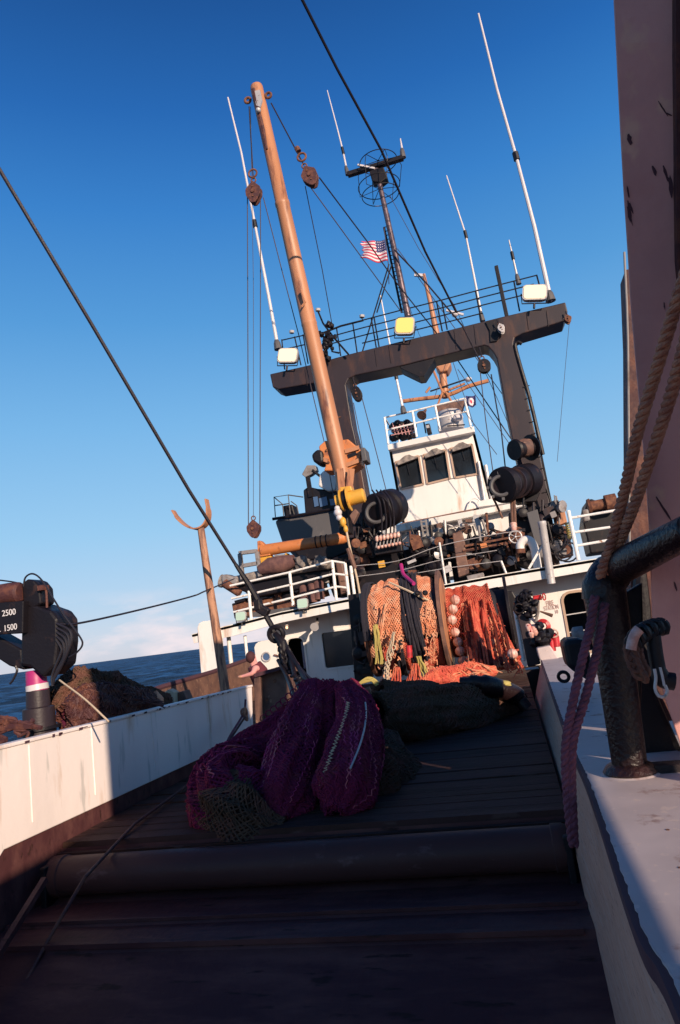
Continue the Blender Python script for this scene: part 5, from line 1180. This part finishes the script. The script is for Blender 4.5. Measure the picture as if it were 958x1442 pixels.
# ------------------------------------------------------------ port side: outer bulwark, brown box, fork post, crane machine
ob=thing('outer_bulwark','brown steel outer bulwark running along the port side above the sea','bulwark',(-6.3,10,-1.4))
a,b=atx(60,1008,-6.3),atx(356,926,-6.3)
ytop=[atx(x,y,-6.3) for x,y in ((190,983),(230,969),(300,948),(356,928))]
mb=MB(); mb.prism([Vector((-6.3,p.y,p.z)) for p in ytop]+[Vector((-6.3,ytop[-1].y,ZD)),Vector((-6.3,ytop[0].y,ZD))],(-.08,0,0)); mb.build('plate',M['brown'],ob)
mb=MB(); mb.tube([p+Vector((-.03,0,.02)) for p in ytop],.05,8); mb.build('top_rail',M['chip'],ob,True)
bx=thing('fish_bin','tall weathered brown steel bin beside the end of the white bulwark','bin',at(385,1020,10.5))
MB().pp([(360,951),(397,940),(402,950),(408,1020),(360,1045)],10.6,.7).build('body',M['brown'],bx,bevel=.02)
MB().pp([(357,949),(366,947),(372,1040),(361,1045)],10.5,.12).build('corner_post',M['brown'],bx,bevel=.01)
MB().pp([(357,949),(396,938),(399,942),(359,954)],10.45,.9).build('rim',M['chip'],bx)
for x,y in ((387,959),(376,985)): MB().tube([at(x,y,10.58),at(x,y,10.64)],.03,8).build('bolt',M['rust'],bx)
o=thing('lashing_rope','rope lashing tied to the end of the white bulwark and trailing to the deck','rope',at(345,1010,8.7))
mb=MB()
for k in range(5): mb.ring(at(345+random.uniform(-2,2),1004+random.uniform(-5,5),8.6),(1,random.uniform(-.3,.3),random.uniform(-.5,.5)),.055,.013,12,6)
mb.build('knot',M['rope'],o,True)
MB().tube(pc([(346,985,8.7),(343,1005,8.6),(325,1035,8),(312,1062,7.4)],5),.014,6).build('tail',M['ropepurple'],o,True)
fp=thing('fork_post','weathered post topped by a curved steel fork on the port side','post',at(318,975,9.6))
YK=9.6
MB().tube([at(283,744,YK),at(291,800,YK),at(302,870,YK),at(311,930,YK),at(319,985,YK)],[.055,.06,.066,.07,.07],10).build('shaft',M['wood'],fp,True)
# curved strap
C_=[at(*p,YK) for p in ((244,719),(252,731),(264,741),(276,745),(286,742),(292,734),(294,722),(291,703))]; C_=curve(C_,5); mb=MB(); vs=[]
for i,p in enumerate(C_):
    wv=.085 if 3<i<32 else .06
    t_=(C_[min(i+1,len(C_)-1)]-C_[max(i-1,0)]).normalized(); n_=Vector((0,1,0)).cross(t_).normalized()*.012
    vs+=[p-Vector((0,wv,0))+n_,p+Vector((0,wv,0))+n_,p+Vector((0,wv,0))-n_,p-Vector((0,wv,0))-n_]
m=len(C_); mb.add(vs,[(4*i+k,4*i+(k+1)%4,4*i+4+(k+1)%4,4*i+4+k) for i in range(m-1) for k in range(4)]+[(0,1,2,3),(4*m-4,4*m-3,4*m-2,4*m-1)]); mb.build('fork',M['tan'],fp,bevel=.004)
# crane machine at far left
YC=6.0
cm=thing('deck_crane','dark hydraulic deck crane on a banded pedestal behind the white bulwark','crane',at(52,1040,YC))
MB().pp([(30,858),(45,850),(60,856),(72,860),(81,872),(82,905),(78,938),(60,955),(42,940),(28,938)],YC,.35).build('slew_body',M['black'],cm,bevel=.03)
MB().pp([(-20,850),(33,846),(32,892),(-20,895)],YC-.08,.12).build('load_plate',M['black'],cm,bevel=.01)
MB().pp([(-25,884),(0,898),(30,915),(34,944),(12,938),(-25,914)],YC+.05,.25).build('jib',M['black'],cm,bevel=.02)
MB().lathe(at(-2,838,YC),at(30,834,YC),[(0,.06),(.05,.105),(.5,.11),(.92,.105),(1,.08)],20).build('motor',M['block'],cm,True)
MB().pp([(30,822),(38,815),(48,818),(56,828),(58,850),(45,858),(32,850)],YC,.22).build('valve_block',M['black'],cm,bevel=.02)
mb=MB(); mb.tube([at(56,830,YC),at(66,829,YC)],.02,8); mb.tube(pc([(65,830,YC),(66,845,YC),(66,856,YC)],3),.012,8); mb.box(at(61,828,YC),(.06,.1,.05)); mb.build('fitting',M['block'],cm)
MB().lathe(at(50,944,YC+.15),at(53,975,YC+.15),[(0,.085),(.05,.095),(.45,.10),(1,.105)],24).build('pink_band',M['pinkband'],cm,True)
MB().lathe(at(52,964,YC+.15),at(53,972,YC+.15),[(0,.108),(1,.110)],24).build('white_band',M['antenna'],cm,True)
MB().lathe(at(53,972,YC+.15),at(57,1050,YC+.15),[(0,.11),(.3,.115),(.32,.15),(1,.16)],24).build('pedestal',M['gantry'],cm,True)
MB().lathe(at(56,1024,YC+.15),at(56.3,1028,YC+.15),[(0,.20),(1,.20)],24).build('flange',M['black'],cm,True)
for k,(e1,m1) in enumerate((((100,905),(90,930)),((97,912),(88,935)),((94,918),(84,938)),((90,925),(80,945)),((86,920),(74,950)))):
    MB().tube(pc([(80,878+k*6,YC),(90+8-k*3,888+k*6,YC),(e1[0],e1[1],YC),(m1[0],m1[1],YC),(74,958+k*2,YC)],6),.013,8).build('hose',M['hose'],cm,True)
MB().tube(pc([(33,826,YC),(36,813,YC),(46,808,YC),(58,816,YC),(72,838,YC),(90,866,YC),(112,896,YC),(116,908,YC),(108,919,YC),(97,926,YC)],6),.009,8).build('looping_hose',M['hose'],cm,True)
MB().tube(pc([(-10,816,YC),(15,819,YC),(30,822,YC)],4),.008,6).build('hose',M['hose'],cm)
MB().tube(pc([(22,938,YC),(24,945,YC),(18,958,YC),(14,963,YC)],4),.012,6).build('hose',M['hose'],cm)
stencil('load_figures','2500',at(3,864.5,YC-.085),at(22,861.5,YC-.085),.085,M['letter'],cm)
stencil('load_figures','1500',at(6,885.5,YC-.085),at(23,882.5,YC-.085),.085,M['letter'],cm)
stencil('load_figures','L',at(-4,887,YC-.085),at(0,886.2,YC-.085),.085,M['letter'],cm)
# junk net pile behind the bulwark
pp_=thing('stowed_net','dark purple brown net piled behind the white bulwark','fishing net',at(170,1010,7))
netlobe(pp_,[(70,985,6.6),(115,975,7),(160,980,7.6),(200,990,8),(235,990,8.4)],[.10,.24,.26,.20,.08],M['olive'],M['purplebody'],34,60,.009,seed=51,lump=.5)
netlobe(pp_,[(90,1010,6.3),(130,1000,6.6),(190,1000,7.2),(225,1000,7.6)],[.12,.22,.2,.08],M['block'],M['purplebody'],30,50,.009,seed=57,lump=.5)
mb=MB()
for i in range(60):
    x=random.uniform(85,215); y=960+abs(x-120)*.12+random.uniform(0,25); mb.tube(pc([(x,y,6.9),(x+random.uniform(-14,14),y+random.uniform(-7,7),6.85),(x+random.uniform(-25,25),y+random.uniform(-6,9),6.8)],4),.007,4)
mb.build('loose_twine',M['block'],pp_)
o=MB(); o.ball(at(222,988,7.9),.11,.7,.8,1.1,jit=.5); o.ball(at(214,984,7.9),.07,jit=.6); o=o.build('orange_buoy',M['netorange'],None,True); tag(o,'small orange buoy behind the middle of the white bulwark','buoy')
o=MB().pp([(231,975),(237,971),(245,975),(246,996),(234,998)],8.6,.15).build('cream_board',M['cream'],bevel=.01); tag(o,'pale upright board next to the orange buoy','board')
o=MB().pp([(245,977),(258,973),(264,988),(262,992),(247,996)],8.7,.2).build('brown_crate',M['brown'],bevel=.01); tag(o,'reddish brown crate right of the pale board','crate')
o=MB(); 
for i in range(16):
    x=random.uniform(-5,45); y=random.uniform(1012,1042); o.tube(pc([(x,y,5.6),(x+random.uniform(-14,14),y+random.uniform(-10,10),5.6),(x+random.uniform(-22,22),y+random.uniform(-8,10),5.6)],4),random.uniform(.012,.03),6)
dp=thing('deck_pipework','tangle of rusty pipes and hoses at the foot of the deck crane','pipework',at(20,1045,5.6)); o.each('pipe',M['block'],dp,True)
line('pale rope hanging from the deck crane across to the white bulwark edge',[(84,958,5.6),(120,985,5.4),(153,1016,5.25)],.008,'cream','rope','slack_rope',4)
# rope along the ramp edge
o=MB().tube([atz(*p) for p in ((345,1010,-.9),(312,1060,-1.2),(265,1105,-1.36),(190,1160,-1.37),(120,1235,-1.45),(70,1320,-1.75),(30,1395,-1.95),(0,1450,-2.1))],.013,8).build('trailing_rope',M['block'],None,True); tag(o,'dark rope running from the bulwark end down the port edge of the ramp','rope')

# person: leaning on the bulwark
def person():
    Y=11.2; t=thing('person','person in pink leaning behind the brown bin with one arm stretched out','person',at(362,1010,Y))
    J={'pel':at(374,970,Y+.1),'wst':at(370,960,Y+.05),'chs':at(364,947,Y),'nck':at(358,936,Y-.03),'hd':at(354.5,927,Y-.05),'top':at(352.5,921,Y-.05),
       'sl':at(360,940,Y-.15),'el':at(356,948.5,Y-.2),'wl':at(344,952,Y-.2),'hl':at(339,953,Y-.2),'sr':at(371,944,Y+.17),'er':at(373,950,Y+.15),'wr':at(368,962,Y+.05),
       'kl':at(364,990,Y),'al':at(366,1018,Y),'kr':at(374,990,Y+.15),'ar':at(376,1018,Y+.15)}
    E_=[('pel','wst'),('wst','chs'),('chs','nck'),('nck','hd'),('hd','top'),('chs','sl'),('sl','el'),('el','wl'),('wl','hl'),('chs','sr'),('sr','er'),('er','wr'),('pel','kl'),('kl','al'),('pel','kr'),('kr','ar')]
    rad={'pel':.12,'wst':.11,'chs':.12,'nck':.05,'hd':.09,'top':.08,'sl':.055,'el':.042,'wl':.028,'hl':.026,'sr':.07,'er':.05,'wr':.035,'kl':.07,'al':.045,'kr':.07,'ar':.045}
    names=list(J); off=wl(t); me=bpy.data.meshes.new('body'); me.from_pydata([J[n]-off for n in names],[(names.index(a),names.index(b)) for a,b in E_],[]); 
    o=bpy.data.objects.new('body',me); COL.objects.link(o); o.parent=t; WL[o.name]=off
    sk=o.modifiers.new('skin','SKIN')
    for i,n in enumerate(names):
        me.skin_vertices[0].data[i].radius=(rad[n],rad[n]); me.skin_vertices[0].data[i].use_root=(n=='pel')
    o.modifiers.new('sub','SUBSURF').levels=2; o.modifiers['sub'].render_levels=2; me.materials.append(M['shirt'])
    MB().ball(J['hd']+Vector((-.01,-.02,.02)),.088,.95,1,1.15).build('hood',M['hair'],o,True)
    mb=MB(); P=curve([J['pel'],J['wst'],J['chs'],J['nck']],6); mb.tube(P,[lerp(.165,.16,i_/12) for i_ in range(13)]+[lerp(.16,.12,i_/6) for i_ in range(1,7)],14); mb.build('dark_vest',mat('maroon_vest',(.10,.015,.025),.9),o,True)
    MB().ball(J['hl'],.036,1.5,.9,.7).build('hand',M['skin'],o,True)
person()

# ------------------------------------------------------------ near starboard: column, bollard, rope, shackles
gc=thing('gallows_column','huge pinkish painted steel column close by at the starboard edge','column',(1.05,3.6,-.9))
def yc(py): return lerp(2.5,3.7,max(0,min(1.2,(py+40)/900)))
L_=[(861,-60),(867,60),(873,180),(878,270),(884,360),(888,430),(896,520),(903,600),(908,660),(915,758),(917,830),(920,900),(935,980),(962,1060)]
Rr=[(952,-60),(952,60),(953,180),(953,270),(954,360),(960,430),(975,520),(985,600),(995,660),(1005,758),(1010,830),(1015,900),(1020,980),(1030,1060)]
mb=MB(); n=len(L_); vs=[]
for (a,b) in zip(L_,Rr):
    p=at(a[0],a[1],yc(a[1])); q_=at(b[0],b[1],yc(b[1])); vs+=[p,q_,q_+Vector((.0,.32,0)),p+Vector((.10,.32,0))]
mb.add(vs,[(4*i+k,4*i+(k+1)%4,4*i+4+(k+1)%4,4*i+4+k) for i in range(n-1) for k in range(4)]+[(0,1,2,3),(4*n-4,4*n-3,4*n-2,4*n-1)]); mb.build('face_plate',M['pink'],gc,bevel=.006)
mb=MB(); vs=[]
for b in Rr[:6]:
    q_=at(b[0]+.3,b[1],yc(b[1])-.04); vs+=[q_,q_+Vector((.4,0,0)),q_+Vector((.4,.3,0)),q_+Vector((0,.3,0))]
n=6; mb.add(vs,[(4*i+k,4*i+(k+1)%4,4*i+4+(k+1)%4,4*i+4+k) for i in range(n-1) for k in range(4)]+[(0,1,2,3),(4*n-4,4*n-3,4*n-2,4*n-1)]); mb.build('edge_flange',M['block'],gc)
# chips
def chippoly(cx_,cy_,l,w,ang,k):
    o=[]
    for i in range(14):
        a=2*math.pi*i/14; rr=1+.5*noise.noise(Vector((math.cos(a)*2+k,math.sin(a)*2,k)))
        x=math.cos(a)*l*rr; y=math.sin(a)*w*rr; o.append((cx_+x*math.cos(ang)-y*math.sin(ang),cy_+x*math.sin(ang)+y*math.cos(ang)))
    return o
for k,(x,y,l,w,a) in enumerate(((887,196,8,3,1.3),(934,152,11,.8,1.0),(922,240,8,2,1.2),(938,243,12,1.8,1.25),(945,262,16,3,1.5),(887,300,16,2.6,1.4),(889,292,9,1.5,1.2),(935,716,20,1.6,1.0),(952,826,7,1.4,1.3),(885,270,8,1.2,1.4),(942,160,5,.8,.4),(936,430,5,.8,1.5))):
    P=chippoly(x,y,l,w,a,k*1.7); Yk=yc(y)-.006
    ps=[at(px,py,yc(py)-.004) for px,py in P]; MB().prism(ps,(0,.003,0)).build('paint_chip',M['chip'],gc)
# farther flange behind with light pipe
t=thing('side_stanchion','narrow dark stanchion with a pale pipe behind the pink column','stanchion',at(900,800,4.4))
mb=MB(); P1=[(881,380),(885,480),(886,640),(888,770),(890,900),(892,1020)]; vs=[]
for x,y in P1: p=at(x,y,4.4); vs+=[p,p+Vector((.34,0,0)),p+Vector((.34,.2,0)),p+Vector((0,.2,0))]
n=len(P1); mb.add(vs,[(4*i+k,4*i+(k+1)%4,4*i+4+(k+1)%4,4*i+4+k) for i in range(n-1) for k in range(4)]+[(0,1,2,3),(4*n-4,4*n-3,4*n-2,4*n-1)]); mb.build('plate',M['block'],t)
MB().tube([at(x,y,4.3) for x,y in ((879.5,355),(883,430),(884.5,480),(886,640),(887,770))],.007,8).build('pale_pipe',M['grey'],t,True)
# bollard frame
bo=thing('bollard_frame','thick glossy black bent pipe post standing on the starboard bulwark cap','bollard',atz(888,1092,ZC))
base=atz(889,1090,ZC); YBo=base.y
MB().tube([base,at(876,1000,YBo),at(862,900,YBo),at(851,832,YBo)],[.085,.09,.10,.110],28).build('post',M['blackgloss'],bo,True)
MB().tube(curve([at(851,845,YBo),at(852,822,YBo),at(866,803,YBo),at(900,784,3.5),at(975,745,3.1)],6),[.112]*6+[.106]*6+[.095-.0022*i_ for i_ in range(13)],28).build('arm',M['blackgloss'],bo,True)
MB().pp([(872,840),(905,820),(907,900),(903,1000),(900,1075),(894,1075),(888,960)],YBo+.12,.10).build('gusset',M['black'],bo,bevel=.01)
MB().lathe(base+Vector((0,0,.0)),base+Vector((0,0,.055)),[(0,.125),(.3,.135),(.8,.115),(1,.095)],28).build('weld_collar',M['blackgloss'],bo,True)
MB().lathe(base+Vector((0,0,.002)),base+Vector((0,0,.008)),[(0,.145),(1,.132)],28).build('weld_bead',M['cap'],bo,True)
mb=MB(); mb.bar(base+Vector((.1,0,.02)),base+Vector((.6,-.02,.02)),.10,.04); mb.build('foot_bar',M['black'],bo)
mach('dark machinery mass behind the glossy black post outboard of the cap',[(895,800),(912,800),(918,850),(928,980),(985,1110),(985,1180),(905,1080),(886,930)],YBo+.45,.3,'black','outboard_fender','fender')
# ropes
def twist(pts,r,pitch,strands=3,n=8):
    P=curve(pts,24); L_=0; acc=[0]
    for i in range(1,len(P)): L_+=(P[i]-P[i-1]).length; acc.append(L_)
    mb=MB(); N=int(L_/pitch*10)
    def smp(s):
        for i in range(1,len(acc)):
            if acc[i]>=s:
                f=(s-acc[i-1])/max(1e-9,acc[i]-acc[i-1]); return P[i-1].lerp(P[i],f),(P[i]-P[i-1]).normalized()
        return P[-1],(P[-1]-P[-2]).normalized()
    for k in range(strands):
        q=[]
        for j in range(N+1):
            s=L_*j/N; p,t_=smp(s); u=t_.cross(Vector((0,1,0))).normalized(); w=t_.cross(u); a=2*math.pi*(s/pitch+k/strands)
            q.append(p+(u*math.cos(a)+w*math.sin(a))*r*.52)
        mb.tube(q,r*.56,n)
    return mb
rp=thing('mooring_rope','doubled thick brown twisted rope running down from upper right over the black post','rope',at(850,810,2.6))
YO=YBo-.16
twist([at(985,330,2.6),at(952,430,2.75),at(925,520,2.95),at(898,610,3.15),at(880,690,3.38),at(862,760,3.6),at(845,812,YO+.02)],.026,.115).build('strand',M['rope'],rp,True)
twist([at(990,400,2.62),at(966,480,2.78),at(944,560,2.98),at(918,640,3.18),at(892,715,3.40),at(872,765,3.62),at(856,805,YO+.02)],.026,.115).build('strand',M['rope'],rp,True)
rp2=thing('hanging_rope','purplish rope loop hanging down inside the bulwark from the black post','rope',at(808,1195,2.8))
twist([at(838,840,YO),at(831,885,YO-.02),at(820,930,YO-.08),at(808,985,YO-.12),at(798,1040,YO-.15),at(797,1085,YO-.15),at(801,1140,YO-.15),at(807,1190,YO-.15)],.022,.10).build('strand',M['ropepurple'],rp2,True)
twist([at(852,850,YO),at(846,890,YO),at(838,930,YO-.05),at(824,985,YO-.10),at(808,1040,YO-.15),at(805,1090,YO-.15),at(807,1150,YO-.15),at(809,1192,YO-.15)],.022,.10).build('strand',M['ropepurple'],rp2,True)
# shackle cluster
sc=thing('shackle_chain','dark chain and shackles hung from a welded eye on the pink column','chain',at(915,960,3.0))
YH=3.0
MB().tube([at(915,881,YH+.35),at(934,881,YH+.35)],.03,12).build('welded_eye',M['pink'],sc,True)
pts=curve([at(934,882,YH+.1),at(918,885,YH),at(900,895,YH-.05),at(892,910,YH-.05),at(895,930,YH-.05),at(905,950,YH-.05)],4)
for i,p in enumerate(pts): MB().ring(p,(.3,1,0) if i%2 else (1,.2,.3),.028,.011,14,6).build('link',M['black'] if i<12 else M['rust'],sc,True)
MB().tube(pc([(901,886,YH-.1),(895,893,YH-.1),(891,903,YH-.1),(889,915,YH-.1)],5),.020,10).build('pale_link',M['float'],sc,True)
mb=MB(); mb.tube(pc([(920,895,YH),(925,930,YH),(932,955,YH),(950,960,YH)],5),[.03]*8+[.035]*8,10); mb.build('hook',M['black'],sc,True)
cb=thing('carabiner','open silver carabiner hanging from the dark chain','carabiner',at(932,980,YH-.1))
YQ=YH-.12
MB().tube(pc([(922,942,YQ),(924,955,YQ),(923,970,YQ),(928,980,YQ),(936,981,YQ),(940,974,YQ),(937,965,YQ)],5),.006,8).build('frame',M['lgrey'],cb,True)
MB().tube([at(930,940,YQ),at(933,952,YQ),at(936,966,YQ)],.005,8).build('gate',M['lgrey'],cb,True)
# ------------------------------------------------------------ added blockers, unseen from the camera, invented to shade the ramp and deck
sh=thing('stern_shade_box','added unseen box on legs shading the ramp from the starboard quarter','shade blocker',(1.9,0,-.9))
mb=MB(); mb.box((1.66,1.0,1.41),(.68,2.8,2.97)); mb.build('hood',M['pink'],sh,bevel=.03)  # added box, sized to keep the sun off ramp and net heap
mb=MB(); mb.box((1.66,-2.2,.495),(.68,3.62,1.14)); mb.build('side_shade_box',M['gantry'],sh,bevel=.03)  # lower added box carrying the same shade further astern
for y in (-3.6,-.2,2.2): MB().tube([(1.93,y,-1.5),(1.93,y,.05)],.06,12).build('leg',M['gantry'],sh,True)  # legs of the added shade box
td=thing('deck_shade_panel','added steel panel shading the deck, unseen behind the pink column','shade panel',(1.62,5.6,-1.4))  # added panel, invented to keep sun off the planks
MB().prism([(1.6,3.9,-1.3),(1.6,6.9,-1.3),(1.6,7.0,.6),(1.6,6.7,1.0),(1.6,4.1,1.0),(1.6,3.9,.7)],(.10,0,0)).build('panel',M['rust'],td,bevel=.02)  # plate of the added shade panel
for z in (-.8,0,.6): MB().box((1.57,5.7,z),(.06,2.3,.10)).build('stiffener',M['black'],td)  # ribs on the added shade panel

GR={'floodlight':'floodlights on the ship','rigging_wire':'thin rigging wires','rigging_block':'pulley blocks in the rigging','whip_antenna':'whip antennas','deck_winch':'black winches on the gantry legs','trawl_cable':'heavy trawl cables','net_reel':'net reels','winch_gear':'deck machinery fittings','tarp_lump':'crumpled tarp lumps','gantry_railing':'gantry railings','deck_railing':'white deck railings','aluminium_bracket':'metal brackets on the casing','machinery_housing':'dark machinery housings'}
for o in COL.objects:
    k=o.name.split('.')[0]
    if o.parent is None and k in GR: o['group']=GR[k]
